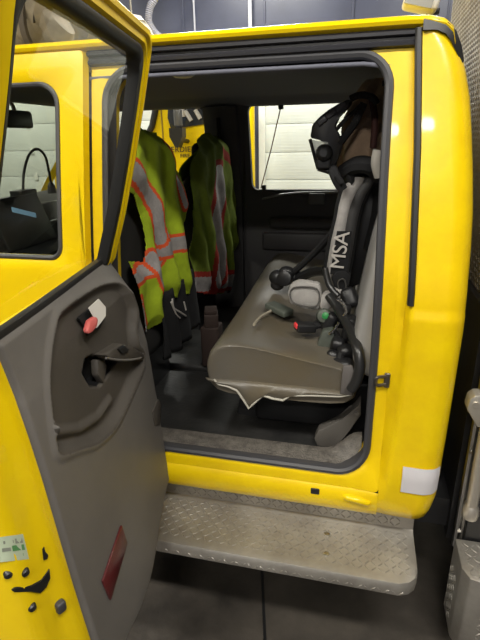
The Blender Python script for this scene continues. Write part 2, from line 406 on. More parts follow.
b.rings([oloop(*OPEN, oy(.012)), oloop(-.815, .072, .675, 1.967, OPEN[4], oy(.03)), oloop(-.82, .078, .672, 1.972, OPEN[4], oy(.07)), oloop(-.85, .10, .655, 1.99, OPEN[4], oy(.12))])
b.build('opening_trim', INT, truck)
# striker, rocker plug, sticker
b = B(); s = at(383, 380, 'Y', .025); c = Vector((s.x, yj(s.z), s.z))
b.box(c+Vector((.012, -.004, 0)), (.018, .010, .05), bev=.003)
b.tube(spline([c+Vector((.01, -.006, .014)), c+Vector((-.016, -.016, .014)), c+Vector((-.022, -.018, .0)), c+Vector((-.016, -.016, -.014)), c+Vector((.01, -.006, -.014))], 5), .0055, 8)
tag(b.build('door_striker', mat('dark_steel', (.18, .16, .14), rough=.35, metal=.9), truck), 'dark steel latch loop on the yellow jamb')
b = B(); s = at(315, 491, 'Y', -.012); b.box((s.x, -.013, s.z), (.030, .006, .024), bev=.003); tag(b.build('rocker_plug', BLK, truck), 'small black square plug')
b = B(); p0, p1 = at(403, 466, 'Y', -.016), at(438, 495, 'Y', -.016)
def qy(x, z):
    P = quarter(z)
    for (a, ya, _), (c_, yc, _) in zip(P, P[1:]):
        if a <= x <= c_ and c_ > a: return ya+(yc-ya)*(x-a)/(c_-a)
    return P[-3][1]
b.grid(lambda u, v: (lerp(p0.x, p1.x, u), qy(lerp(p0.x, p1.x, u), lerp(p0.z, p1.z, v))-.005, lerp(p0.z, p1.z, v)), 10, 6)
tag(b.build('reflective_sticker', STK, truck), 'plain white reflective sticker low on the rear corner')

# --- sill plate and cab floor
b = B()
def sillf(u, v):
    x = lerp(-.83, .062, u); y = lerp(.045, .15, v); rise = .075*sm(-.07, .06, x)*sm(.06, .13, y)
    return (x, y, .675+.006*math.sin(PI*v)+rise-.028*sm(.8, 1, v)*(1-sm(-.07, .03, x)))
b.grid(sillf, 60, 10)
b.build('sill_plate', SILL, truck)
b = B(); b.box((-1.05, .95, .635), (2.62, 1.62, .02))
b.box((-1.05, .95, .655), (2.5, .5, .04), bev=.015); b.build('cab_floor', FLO, truck)
# --- interior back wall, inner side panels, headliner
b = B(); b.rings([[(xr(z)-.06, y, z) for y in (.19, .4, .93, 1.4, 1.68)] for z in (.64, 1.2, 1.5, 1.7, 1.85, 1.93)], closed=False)
b.rings([[(x, ys(z)+.15, z) for x in (.085, xr(z)-.06)] for z in (.66, 1.0, 1.3, 1.6, 1.75, 1.9)], closed=False); mod_solid(b.build('cab_rear_panel', INT, truck), .01)
b = B()
def hl(u, v):
    x = lerp(-1.72, .25, u); y = lerp(.165, W-.165, v); e = abs(v-.5)*2
    return (x, y, 1.992-.04*sm(.72, 1, e)-.05*sm(.86, 1, u)-.03*sm(.9, 1, 1-u))
b.grid(hl, 30, 24); mod_solid(b.build('headliner', HEADL, truck), .012)
b = B(); p = at(183, 75, 'Z', 1.975); b.lathe(p+Vector((0, 0, .012)), (0, 0, -1), [(0, .045), (.012, .045), (.02, .03), (.022, 0.001)], 16); tag(b.build('dome_lamp', mat('lamp_lens', (.7, .7, .68), rough=.3), truck), 'small pale interior roof lamp')

# --- far side: two doors seen from inside
def yf(z): return W-ys(z)
def fpanel(name, x0, x1, wx0, wx1, wz0, wz1, r, det):
    b = B()
    def lp(a, c, e, f, rr, dy): return [(x, yf(z)+dy, z) for x, z in rrect(a, c, e, f, rr, 6, 8)]
    b.rings([lp(wx0, wx1, wz0, wz1, r, .0), lp(wx0, wx1, wz0, wz1, r, -.045), lp(wx0-.012, wx1+.012, wz0-.012, wz1+.012, [q+.01 for q in r], -.055), lp(wx0-.03, wx1+.03, wz0-.05, wz1+.03, [.06]*4, -.075), lp(x0, x1, .63, 2.0, [.01]*4, -.085)])
    d = b.build(name, INT, truck)
    b = B(); b.rings([lp(wx0, wx1, wz0, wz1, r, -.01)], cap1=True); b.build('window_glass', GLC, d)
    b = B(); b.rings([lp(x0, x1, .52, 2.0, [.01]*4, .012), lp(wx0-.02, wx1+.02, wz0-.02, wz1+.02, r, .004), lp(wx0, wx1, wz0, wz1, r, -.002)]); b.build('outer_skin', YEL, d)
    if det: det(d)
    return d
def fdet(d):
    yy = yf(1.3)-.09
    b = B(); pa, pb = at(275, 195, 'Y', yy), at(330, 191, 'Y', yy)
    b.tube(spline([at(262, 199, 'Y', yy), at(285, 194, 'Y', yy), at(310, 192.5, 'Y', yy), at(345, 192, 'Y', yy)], 6), .007, 8); tag(b.build('sill_trim_highlight', mat('grey_trim_highlight', (.22, .22, .21), rough=.35), d), 'thin grey line for the highlight on the far window sill trim')  # grey rod stands for the highlight along the sill trim
    b = B(); p = at(317, 197, 'Y', yy); b.box(p+Vector((0, -.01, -.01)), (.10, .03, .07), bev=.008); tag(b.build('switch_panel', mat('mid_grey', (.11, .11, .11), rough=.5), d), 'grey switch panel')
    b = B(); p = at(300, 222, 'Y', yy); b.box(p+Vector((.03, -.03, 0)), (.46, .07, .07), bev=.025)
    b.box(p+Vector((.03, -.005, -.13)), (.56, .04, .12), bev=.018); b.build('armrest', INT, d)
fr_ = fpanel('far_rear_door', -.76, .24, -.695, .06, 1.445, 1.955, [.04, .04, .08, .05], fdet)
ff_ = fpanel('far_front_door', -1.95, -.93, -1.80, -.965, 1.43, 1.965, [.05, .05, .09, .06], None)
b = B(); zz = [.64+.1*i for i in range(14)]
b.rings([[(-.97, yf(z)-.05, z), (-.96, yf(z)-.11, z), (-.90, yf(z)-.135, z), (-.82, yf(z)-.135, z), (-.755, yf(z)-.11, z), (-.735, yf(z)-.05, z)] for z in zz], closed=True, cap0=True, cap1=True)
b.build('center_pillar', INT, truck)
b = B(); p0 = Vector((-.86, yf(1.9)-.13, 1.88)); b.tube([p0, p0+Vector((.02, .0, -.5)), p0+Vector((.03, .02, -1.1))], .013, 6); tag(b.build('seat_belt', BLKF, truck), 'black belt webbing down the far pillar')
b = B(); pt, pb = at(281, 106, 'Y', yf(1.95)-.03), at(261, 188, 'Y', yf(1.45)-.03)
b.tube([pt, pt.lerp(pb, .5)+Vector((.004, 0, 0)), pb], .0035, 6)
cord = b.build('pull_cord', RUST, truck); tag(cord, 'thin rusty brown cord strung across the far window')
for q_ in (pt, pb+Vector((.02, 0, 0))):
    b = B(); b.box(q_, (.028, .03, .038), bev=.004); b.build('cord_clip', BLK, cord)

# --- front closed door, near side
def lpn(a, c, e, f, rr, dy): return [(x, ys(z)+dy, z) for x, z in rrect(a, c, e, f, rr, 7, 14)]
FW_ = (-1.80, -.978, 1.385, 1.935, [.05, .04, .07, .06])
b = B()
b.rings([lpn(*FW_, .05), lpn(*FW_, .012), lpn(-1.815, -.965, 1.37, 1.95, [.06, .05, .08, .07], .0), lpn(-1.90, -.90, 1.34, 1.985, [.03]*4, -.002), lpn(-1.96, -.882, .53, 2.03, [.02]*4, .0), lpn(-1.965, -.875, .525, 2.036, [.02]*4, .025)])
fd = b.build('front_door', YEL, truck)
b = B(); b.rings([lpn(*FW_, .016)], cap1=True); b.build('window_glass', GLF, fd)
b = B(); lp = [Vector(p) for p in lpn(*FW_, .008)]; b.tube(lp, .009, 8, closed=True); b.build('window_seal', GRUB, fd)
b = B(); b.rings([lpn(-1.80, -.978, 1.385, 1.935, [.05]*4, .05), lpn(-1.84, -.94, 1.33, 1.97, [.05]*4, .075), lpn(-1.95, -.885, .63, 1.985, [.05]*4, .08)]); b.build('door_liner', INT, fd)
# --- near centre pillar inside, firewall, windscreen, bonnet
b = B(); zz = [.64+.1*i for i in range(14)]
b.rings([[(-.90, ys(z)+.05, z), (-.90, ys(z)+.10, z), (-.83, ys(z)+.11, z), (-.80, ys(z)+.07, z), (-.82, ys(z)+.045, z)] for z in zz], closed=True, cap0=True, cap1=True); b.build('center_pillar', INT, truck)
b = B(); b.box((-2.28, .93, .95), (.06, 1.66, .72)); b.build('firewall', INT, truck)
for s in (0, 1):
    b = B(); f = (lambda y: y) if s == 0 else (lambda y: W-y)
    b.rings([[(x-.03, f(y), z), (x+.02, f(y-.02), z), (x+.05, f(y+.03), z), (x, f(y+.05), z)] for x, y, z in [(-2.36, .06, 1.30), (-2.15, .09, 1.55), (-1.90, .14, 1.82), (-1.74, .18, 1.98)]], cap0=True, cap1=True); b.build('windscreen_pillar', YEL, truck)
b = B(); b.grid(lambda u, v: (lerp(-2.36, -1.74, u), lerp(lerp(.1, .2, u), W-lerp(.1, .2, u), v), lerp(1.33, 1.98, u)), 6, 8); b.build('windscreen', GLC, truck)
b = B(); b.grid(lambda u, v: (lerp(-3.5, -2.33, u), lerp(.1, W-.1, v), lerp(1.12, 1.31, u**.6)+.06*math.sin(PI*v)), 10, 10); mod_solid(b.build('bonnet', YEL, truck), .03)
b = B(); b.rings([[(x, y, z) for x, z in ((-3.5, 1.13), (-2.33, 1.3), (-2.0, 1.3), (-2.0, .55), (-3.4, .6))] for y in (.08, .11)], cap0=True, cap1=True)
b.build('front_wing', YEL, truck)

# --- dashboard
b = B()
dp = [(-2.26, 1.30), (-2.2, 1.42), (-2.0, 1.47), (-1.85, 1.47), (-1.72, 1.44), (-1.66, 1.36), (-1.68, 1.22), (-1.76, 1.05), (-1.9, .95), (-2.2, .95)]
b.rings([[(x, y, z-(.02 if k in (0, 6) else 0)) for x, z in dp] for k, y in enumerate([.14, .17, .5, .95, 1.3, W-.17, W-.14])], cap0=True, cap1=True)
dash = b.build('dashboard', INT, truck)
b = B(); b.box((-1.70, 1.0, 1.25), (.10, .3, .22), bev=.02); b.build('center_console', BLK, dash)
for y in (.55, 1.2):
    b = B(); b.tube([(-1.75, y-.2, 1.44), (-1.68, y+.2, 1.43)], .008, 6); tag(b.build('dash_strip', mat('pale_strip', (.3, .3, .28), rough=.4), dash), 'pale strip along the dashboard')
b = B(); p = at(14, 119, 'X', -1.72); b.box(p, (.035, .27, .085), bev=.016); b.tube([p+Vector((0, .02, .03)), p+Vector((-.05, .05, .12))], .01, 8); b.build('interior_mirror', BLK, truck)
# --- laptop, gooseneck lamp on the dash
lt = thing('laptop', 'dark laptop with a small lit blue bar on its screen in the front cab', 'laptop', (-1.52, .55, 1.25))
p = at(22, 215, 'X', -1.56)
b = B(); b.box(p+Vector((.0, 0, -.03)), (.02, .36, .24), rot=Matrix.Rotation(-.35, 3, 'Y'), bev=.006); b.build('screen', BLK, lt)
b = B(); b.box(p+Vector((.10, 0, -.155)), (.24, .36, .022), bev=.006); b.build('keyboard_base', BLK, lt)
pa, pb = at(9, 207, 'X', -1.545), at(33, 213, 'X', -1.545)
b = B(); b.prism([pa+Vector((.012, 0, 0)), pb+Vector((.012, 0, 0)), pb+Vector((.012, 0, -.022)), pa+Vector((.012, 0, -.022))], (.003, 0, 0)); b.build('lit_bar', BLUE, lt)
b = B(); b.box(p+Vector((.02, 0, -.30)), (.08, .10, .27), bev=.01); b.build('mount', BLK, lt)
g = thing('gooseneck_lamp', 'thin black gooseneck lamp arched over the dashboard behind the front window', 'lamp', (-1.72, .8, 1.47))
pp = [at(u, v, 'X', -1.70) for u, v in ((23, 190), (24, 172), (29, 155), (37, 149), (45, 156), (49, 172), (51, 184))]
b = B(); b.tube(spline(pp, 8), .007, 8); b.build('flexible_neck', BLK, g)
b = B(); b.box(pp[0]+Vector((0, 0, -.035)), (.08, .12, .075), bev=.008); b.build('base', BLK, g)
b = B(); b.lathe(pp[-1]+Vector((0, 0, .01)), (0, 0, -1), [(0, .01), (.02, .02), (.06, .026), (.062, .005)], 12); b.build('lamp_head', BLK, g)

# --- front seats
def front_seat(y0, y1, nm, hy=0):
    b = B()
    def sec(z, x0, x1, dy): return [(x, lerp(y0+dy, y1-dy, 0)+ (y1-y0-2*dy)*t, z) for x, t in ((x0, .1), (x0-.0, .9), (x0+.03, 1), (x1-.03, 1), (x1, .88), (x1, .12), (x1-.03, 0), (x0+.03, 0))]
    lv = [(.86, -.98, -.84, .03), (.9, -1.0, -.82, .0), (1.1, -1.0, -.83, -.01), (1.3, -1.0, -.845, -.01), (1.42, -1.0, -.86, .0), (1.50, -.99, -.88, .03), (1.55, -.98, -.90, .08), (1.57, -.96, -.92, .12)]
    b.rings([sec(*l) for l in lv], cap0=True, cap1=True)
    st = b.build(nm, mat('dark_seat_cloth', (.018, .017, .016), rough=.8, bump=.2, bscale=300), truck, ang=60)
    mod_sub(st)
    b = B(); ym = (y0+y1)/2; b.box((-.915, ym+hy, 1.655), (.085, .24, .18), bev=.04); b.build('headrest', BLKF, st)
    for s in (-.06, .06):
        b = B(); b.tube([(-.925, ym+hy+s, 1.54), (-.925, ym+hy+s, 1.62)], .007, 8); b.build('headrest_post', CHR, st)
    b = B(); b.box((-1.22, ym, .93), (.5, y1-y0, .17), bev=.05); b.build('seat_cushion', BLKF, st)
    b = B(); b.box((-1.15, ym, .75), (.5, y1-y0-.1, .22)); b.build('seat_base', BLK, st)
    return st
s1 = front_seat(.25, .74, 'driver_seat'); s2 = front_seat(1.13, 1.60, 'passenger_seat', .09)

# --- bench seat
FRONTX = lambda y: -.515 - .03*sm(.3, 1.5, y)
def bench_sec(y, k=0.0, zb=.87):
    """closed (x, z) loop; k shrinks it for the rounded ends"""
    hump = .018*math.cos((y-.95)*6.0)
    f = FRONTX(y)
    P = [(f+.05, zb), (f+.012, zb+.03), (f-.002, zb+.08), (f+.002, 1.00), (f+.022, 1.045), (f+.06, 1.068), (f+.12, 1.074+hump*.4), (f+.22, 1.058+hump), (f+.34, 1.035+hump), (f+.44, 1.022), (f+.53, 1.01), (f+.555, .98), (f+.555, zb+.02), (f+.5, zb), (f+.25, zb)]
    cx, cz = f+.27, .97
    return [(cx+(x-cx)*(1-k), y, cz+(z-cz)*(1-k*1.2) if z > .97 else z) for x, z in P]
b = B()
ysq = [(.118, .12), (.112, .055), (.120, .022), (.140, .004), (.165, 0)] + [(.2+.07*i, 0) for i in range(20)] + [(1.60, .0), (1.63, .02), (1.645, .06), (1.65, .13)]
loops = []
for y, k in ysq:
    loops.append(bench_sec(y, k))
b.rings(loops, cap0=True, cap1=True)
bench = b.build('bench_seat', VIN, truck, ang=75); mod_sub(bench, 1)
tag(bench, 'worn grey vinyl rear bench seat')
# skirt of the seat cover hanging below the near end, with its pale torn hem
sk = [(214, 379), (219, 384), (228, 386), (237, 390), (244, 400), (249, 408), (253, 404), (263, 395), (272, 398), (283, 400), (291, 395), (310, 395), (340, 396), (352, 394)]
SY = .108
hem = [at(u, v, 'Y', SY) for i, (u, v) in enumerate(sk)]
b = B()
def skf(u, v):
    t = u*(len(hem)-1); i = min(int(t), len(hem)-2); lo = hem[i].lerp(hem[i+1], t-i)
    top = Vector((lerp(-.515, .03, u), .116, .93))
    p = top.lerp(lo, v); p.y -= .012*math.sin(PI*v)
    return p
b.grid(skf, 39, 6); mod_solid(b.build('seat_skirt', VIN, bench), .004)
b = B(); b.tube([h+Vector((0, -.003, 0)) for h in hem], .0045, 8); tag(b.build('hem_piping', PIPE, bench), 'pale torn hem of the seat cover')
b = B(); b.tube([Vector((FRONTX(y)+.03, y, .872+.006*math.sin(y*20))) for y in [.16+.06*i for i in range(24)]], .004, 8); b.build('hem_piping', PIPE, bench)
# backrest
def back_sec(y, k):
    P = [(.02, .98), (.0, 1.06), (.022, 1.2), (.045, 1.35), (.065, 1.47), (.085, 1.53), (.115, 1.555), (.15, 1.55), (.18, 1.5), (.19, 1.3), (.18, 1.0), (.1, .95)]
    cx, cz = .10, 1.2
    return [(cx+(x-cx)*(1-k), y, cz+(z-cz)*(1-k*.6)) for x, z in P]
b = B(); b.rings([back_sec(y, k) for y, k in [(.130, .35), (.135, .16), (.150, .05), (.175, 0)]+[(.2+.1*i, 0) for i in range(15)]+[(1.62, .02), (1.64, .1), (1.65, .3)]], cap0=True, cap1=True)
mod_sub(b.build('backrest', VINB, bench, ang=75)); 
# seat hinge arm and stand
b = B(); ol = [(361, 400), (352, 413), (340, 421), (318, 431), (314, 439), (317, 446), (328, 449), (337, 447), (343, 439), (350, 430), (361, 416)]
b.prism([at(u, v, 'Y', .16) for u, v in ol], (0, .05, 0), bev=.006)
b.disc(at(357, 413, 'Y', .158), (0, -1, 0), .008, .006, 10)
tag(b.build('seat_hinge_arm', mat('grey_arm_plastic', (.085, .078, .07), rough=.5), bench), 'grey moulded hinge arm under the seat')
b = B(); b.prism([at(u, v, 'Y', .098) for u, v in ((343, 366), (352, 366), (357, 378), (352, 396), (340, 394))], (0, .012, 0), bev=.003); tag(b.build('seat_side_bracket', mat('grey_bracket', (.11, .10, .095), rough=.6), bench), 'grey bracket at the seat corner')
b = B(); b.tube([at(341, 438, 'Y', .17), at(339, 449, 'Y', .17)], .005, 8); tag(b.build('brass_pin', mat('brass', (.5, .38, .2), rough=.3, metal=1), bench), 'small brass pin')
for y in (.35, 1.35):
    b = B(); b.prism([(-.42, y, .86), (-.30, y, .86), (-.34, y, .645), (-.46, y, .645)], (0, .03, 0), bev=.004); b.box((-.2, y+.01, .66), (.5, .04, .03)); b.build('seat_leg', BLK, bench)
b = B(); b.box((-.12, .95, .76), (.5, 1.3, .22), bev=.02); b.build('under_seat_box', BLK, bench)
# buckles
def buckle(u, v, z, rot, d, m, nm, lab, btn=None):
    p = at(u, v, 'Z', z); R = Matrix.Rotation(rot, 3, 'Z') @ Matrix.Rotation(.12, 3, 'Y')
    b = B(); b.box(p, d, rot=R, bev=.006); o = b.build(nm, m, bench)
    if lab: tag(o, lab)
    if btn:
        b = B(); b.box(p+R @ Vector((-d[0]*.42, 0, d[2]*.15)), (.02, d[1]*.6, d[2]*.6), rot=R, bev=.004); b.build('release_button', btn, o)
    return o, p
bk, bp = buckle(305, 327, 1.075, .45, (.075, .055, .032), BLK, 'seat_belt_buckle', 'black seat belt buckle with a red button', REDB)
b = B(); b.tube(spline([bp+Vector((.03, .01, 0)), bp+Vector((.08, .04, .005)), bp+Vector((.15, .07, -.01))], 6), .014, 8); b.build('buckle_strap', BLKF, bk)
bk2, bp2 = buckle(279, 309, 1.085, -.6, (.115, .06, .026), GRNP, 'belt_tongue_holder', 'dull green grey belt end lying on the seat')
b = B(); b.tube(spline([bp2+Vector((-.03, -.03, 0)), bp2+Vector((-.06, -.10, -.004)), bp2+Vector((-.065, -.20, .0))], 6), .006, 8, flat=(0, 0, 1)); tag(b.build('tan_strap', mat('tan_strap', (.28, .25, .19), rough=.8), bk2), 'short tan strap end')

# --- running board of tread plate
b = B()
RB = [(.085, .515), (.060, .51), (.056, .425), (.045, .419), (-.155, .419), (-.178, .414), (-.186, .400), (-.186, .372), (-.178, .366), (-.165, .366)]
def rbx(i, x): return [(x, y, z) for y, z in RB]
xsr = [-1.95, -1.2, -.6, -.2, .1, .2]
loops = [rbx(0, x) for x in xsr]
for x, t in ((.232, .012), (.252, .032), (.262, .062)):
    loops.append([(x, y if y > -.1 else y+t, z) for y, z in RB])
b.rings(loops, closed=False)
b.lugs((-1.2, -.152, .4192), (1, 0, 0), (0, 1, 0), 67, 9, keep=lambda c: c.x < .25)
b.lugs((-1.2, -.1865, .372), (1, 0, 0), (0, 0, 1), 66, 1)
b.lugs((-1.2, .0555, .428), (1, 0, 0), (0, 0, 1), 66, 3, keep=lambda c: c.x < .24)
rb = b.build('running_board', ALU, truck, recalc=False); tag(rb, 'tread plate running board under the rear door')
for u, v in ((327, 534), (326, 554)):
    b = B(); b.lathe(at(u, v, 'Z', .419), (0, 0, 1), [(0, .010), (.003, .009), (.005, .003)], 10); b.build('bolt', STEEL, rb)
b = B(); b.box((-1.0, .33, .44), (3.2, .35, .12)); b.box((-1.6, .93, .48), (4, .9, .2)); b.build('chassis', BLK, truck)
for x in (-1.5, -.2):
    b = B(); b.box((x, .1, .38), (.05, .36, .035)); b.build('step_bracket', BLK, truck)
b = B(); b.lathe((-2.55, .02, .48), (0, 1, 0), [(0, .2), (.0, .46), (.04, .48), (.22, .48), (.26, .46), (.26, .2)], 32); b.build('wheel', RUB, truck)

# --- rear utility body of tread plate
b = B(); BX, BY = .415, .075
b.rings([[(BX, y, z) for y, z in ((BY+.012, 2.62), (W-BY, 2.62), (W-BY, .34), (BY+.012, .34))], [(BX+2.6, y, z) for y, z in ((BY+.012, 2.62), (W-BY, 2.62), (W-BY, .34), (BY+.012, .34))]], cap0=True, cap1=True)
b.lugs((BX-.001, W-.1, 1.25), (0, -1, 0), (0, 0, 1), 70, 58, keep=lambda c: True)
ub = b.build('utility_body', ALU, truck, recalc=False); tag(ub, 'tread plate utility body behind the cab')
b = B(); b.tube([(BX, BY+.012, .36), (BX, BY+.012, 2.62)], .012, 8); b.build('edge_trim', STEEL, ub)
b = B(); b.box((BX+1.0, BY, .92), (1.96, .03, 1.08), bev=.004); tag(b.build('side_panel', BLK, ub), 'black side panel')
b = B(); b.box((BX-.012, .6, .8), (.02, .95, .9)); tag(b.build('front_lower_shade', BLK, ub), 'black sheet standing for shade on the lower body front')  # black sheet stands for the shadow low on the body front
# grab rail with round foot
gp0, gp1 = at(474, 440, 'Y', BY-.055), at(470, 514, 'Y', BY-.055)
b = B(); b.tube([gp1, gp1+Vector((0, 0, .9))], .019, 14); b.lathe(gp1+Vector((0, 0, -.012)), (0, 0, 1), [(0, .024), (.02, .027), (.04, .024), (.05, .019)], 14)
gr = b.build('grab_rail', mat('pale_aluminium', (.68, .63, .55), rough=.38, metal=.8), ub)
b = B(); pc = at(470, 402, 'Y', BY-.02); b.prism([pc+Vector((dx, 0, dz)) for dx, dz in ((-.014, .035), (.0, .05), (.02, .052), (.06, -.05), (.02, -.06), (-.018, .0))], (0, -.05, 0), bev=.005); b.disc(pc+Vector((.004, -.05, .02)), (0, -1, 0), .010, .005, 12); b.build('rail_bracket', mat('pale_aluminium', (.62, .58, .5), rough=.4, metal=.8), gr)
b = B(); b.box(gp1+Vector((.01, .03, 0)), (.04, .05, .03), bev=.006); b.build('rail_foot', STEEL, gr)
for u, v in ((471, 452), (459, 530)):
    b = B(); b.disc(at(u, v, 'Y', BY-.014), (0, -1, 0), .007, .004, 10); b.build('screw', STEEL, ub)
b = B(); sx = BX-.012; zt = .42
ps = [(sx, BY-.02), (sx, -.075), (sx+.02, -.115), (sx+.06, -.125), (2.6, -.125), (2.6, BY-.02)]
b.prism([(x, y, .10) for x, y in ps], (0, 0, zt-.10), bev=.006)
b.lugs((sx+.02, -.11, zt+.0003), (1, 0, 0), (0, 1, 0), 20, 7)
b.lugs((sx-.0003, BY-.03, .12), (0, -1, 0), (0, 0, 1), 4, 10)
b.lugs((sx+.06, -.1253, .12), (1, 0, 0), (0, 0, 1), 20, 10)
tag(b.build('body_step', ALU, ub, recalc=False), 'tread plate step box of the utility body')
# scene light over the cab
fl_ = B(); p = at(426, 3, 'Y', .85); fl_.box(p+Vector((-.02, 0, .0)), (.13, .12, .05), rot=Matrix.Rotation(.25, 3, 'Y'), bev=.015)
lampo = fl_.build('scene_light', mat('white_housing', (.75, .74, .70), rough=.4), truck); tag(lampo, 'white rectangular scene light above the cab roof')
b = B(); b.box(p+Vector((-.03, -.062, -.003)), (.10, .01, .035), rot=Matrix.Rotation(.25, 3, 'Y')); b.build('lens', mat('lens_grey', (.35, .36, .36), rough=.2), lampo)
b = B(); b.box(p+Vector((.03, .04, -.025)), (.05, .05, .02), bev=.004); b.tube([p+Vector((.03, .04, -.025)), (p.x+.0, p.y+.06, 2.075)], .009, 8); b.build('mount', BLK, lampo)

# ================================================================== THE OPEN DOOR
HX, HY, AD = -.762, .0, math.radians(8)
dd = Vector((math.sin(AD), -math.cos(AD), 0)); nn = Vector((math.cos(AD), math.sin(AD), 0))
def D(s, n, z): return Vector((HX, HY, 0)) + dd*s + nn*n + Vector((0, 0, z))
NH = [(.40, .128), (.52, .124), (.874, .105), (1.11, .088), (1.29, .053), (1.385, -.010), (1.42, -.032)]
NF = [(.40, .118), (.63, .10), (.85, .080), (1.075, .062), (1.26, .042), (1.39, .018), (1.42, -.012)]
def nin(s, z):
    t = sm(-.1, .72, s); bul = .035*math.exp(-((s-.42)/.2)**2)*(1-sm(.45, .8, z))
    return lerp(interp(z, NH), interp(z, NF), t)+bul
def lean(z): return interp(z, [(1.30, -.075), (1.36, -.045), (1.385, -.017), (1.55, .04), (1.70, .084), (1.84, .122), (1.97, .155), (2.04, .17)])
def dpt(u, v, n):
    """(s, z) where the sight line meets the door's inner face"""
    d = fw + rt*(u-240)/FPX - up*(v-320)/FPX
    z, s = 1.0, .4
    for _ in range(16):
        nv = n(s, z) if callable(n) else n
        p0 = D(0, nv, 0); t = (p0-CAM).dot(nn)/d.dot(nn); P = CAM+d*t; z = P.z; s = (P-Vector((HX, HY, 0))).dot(dd)
    return (s, z)
SL = .83
def zbot(s): return interp(s, [(0, .525), (.2, .478), (.4, .452), (.5, .435), (.74, .425)])
# shell: lower pressed door
b = B()
def dsec(t):
    out = []
    for s, n in [(0.0, .0), (.0, .4), (.005, .6), (.02, .5), (.10, .35), (.35, .35), (.66, .35), (.70, .5), (.712, .985), (.725, .99), (.745, .93), (.758, .80), (.775, .72), (.80, .66), (.822, .58), (.83, .42), (.832, .1), (.836, -.2), (.83, -.5), (.80, -.62), (.6, -.68), (.3, -.68), (.02, -.62), (.0, -.5)]:
        z = lerp(zbot(s), 1.385, t); ni = nin(max(0, s), z)-.006
        if n >= 0: nv = ni*n if n > .9 or s > .7 else min(ni*n, ni-.065)
        else: nv = n*.10
        sw = .0 if s > .5 else 0
        out.append(D(s+sw, nv, z))
    return out
b.rings([dsec(t) for t in (0, .015, .04, .1, .2, .3, .4, .5, .6, .7, .8, .9, .96, 1.0)], cap0=True, cap1=True)
door = b.build('rear_door', YEL, truck, ang=50)
tag(door, 'open rear door with grey inner trim')
# window frame
b = B()
def leg(s, z): return min(.834, s+.04*sm(.4, .74, s)*(1-sm(1.4, 2.0, z)))
def floop(s0, s1, z0, z1, r, n): return [D(leg(s, z), lean(z)+n+.03*s/.72, z) for s, z in rrect(s0, s1, z0, z1, r, 7, 14)]
WIN = (.062, .70, 1.36, 1.975, [.02, .03, .08, .06])
FRM = (.0, .826, 1.33, 2.035, [.02, .02, .09, .05])
b.rings([floop(.075, .742, 1.345, 1.965, [.02, .02, .08, .05], -.03), floop(*FRM, -.04), floop(-.004, .832, 1.326, 2.041, [.02, .02, .09, .05], -.03), floop(-.004, .832, 1.326, 2.041, [.02, .02, .09, .05], .0), floop(.004, .822, 1.334, 2.031, [.02, .02, .09, .05], .012), floop(.018, .808, 1.338, 2.018, [.02, .02, .09, .05], .014), floop(.022, .804, 1.338, 2.014, [.02, .02, .09, .05], .006), floop(.050, .770, 1.34, 1.996, [.02, .02, .08, .05], .012), floop(.056, .764, 1.34, 1.990, [.02, .02, .08, .05], .004)])
fr2 = b.build('window_frame', YEL, door, ang=45)
b = B()
b.rings([floop(.055, .765, 1.335, 1.991, [.02, .02, .08, .05], .004), floop(.060, .760, 1.337, 1.985, [.02, .02, .08, .05], .008), floop(.078, .746, 1.34, 1.968, [.02, .02, .08, .05], .004), floop(.082, .742, 1.342, 1.964, [.02, .02, .08, .05], -.008), floop(.082, .742, 1.342, 1.964, [.02, .02, .08, .05], -.028)])
b.build('glass_run_seal', RUB, door, ang=50)
b = B(); b.rings([floop(.06, .76, 1.335, 1.98, [.02, .02, .08, .05], -.015)], cap1=True); b.build('window_glass', GLS, door)
b = B(); b.rings([[D(s, nin(s, 1.40)+n, z) for n, z in ((-.035, 1.37), (-.03, 1.406), (-.016, 1.414), (.0, 1.413), (.003, 1.406), (-.004, 1.37))] for s in (.03, .1, .2, .3, .4, .5, .6, .7, .765)], cap0=True, cap1=True); b.build('belt_seal', RUB, door)
b = B(); b.rings([[D(s, lean(z)+n, z) for s, n in ((-.012, -.02), (-.014, .012), (-.004, .022), (.006, .018), (.004, -.02))] for z in [.56+.1*i for i in range(9)]], cap0=True, cap1=True); b.build('hinge_edge_seal', GRUB, door)
# trim panel
INSP = [dpt(u, v, lambda a_, z: nin(a_, z)) for u, v in [(54, 328), (57, 316), (65, 307), (83, 294), (102, 284), (118, 283), (129, 291), (137, 310), (136, 328), (138, 344), (143, 352), (143, 366), (134, 388), (124, 410), (114, 428), (98, 443), (80, 449), (60, 455), (54, 440), (50, 410), (48, 380), (50, 350)]]
INSP = [(p.x, p.y) for p in spline([(a, c, 0) for a, c in INSP], 5, closed=True)]
CAV = [dpt(u, v, lambda a_, z: nin(a_, z)) for u, v in [(93, 358), (100, 354), (112, 357), (125, 359), (123, 366), (114, 379), (107, 388), (98, 388), (90, 374)]]
PKT = [dpt(u, v, lambda a_, z: nin(a_, z)) for u, v in [(50, 428), (66, 433), (86, 430), (104, 418), (116, 400)]]
SH = [dpt(u, v, lambda a_, z: nin(a_, z)) for u, v in [(101, 355), (112, 348), (120, 343), (128, 349), (142, 353), (142, 360), (125, 361), (110, 360)]]
def trimh(s, z):
    h = 0.0
    if inpoly(s, z, INSP):
        d = dpoly(s, z, INSP); h += .006*(1-sm(0, .012, d)) - .022*sm(.002, .03, d)
        d2 = dpoly(s, z, PKT, closed=False)
        h += .012*(1-sm(.0, .02, d2))
        if inpoly(s, z, CAV): h -= .04*sm(0, .012, dpoly(s, z, CAV))
    else:
        h += .006*(1-sm(0, .022, dpoly(s, z, INSP)))
    e = min(s+.002, .722-s); h -= .02*(1-sm(0, .03, e))
    return h
def tz(s, t): return lerp(zbot(s)+.004, 1.412, t)
NS, NZ = 170, 230
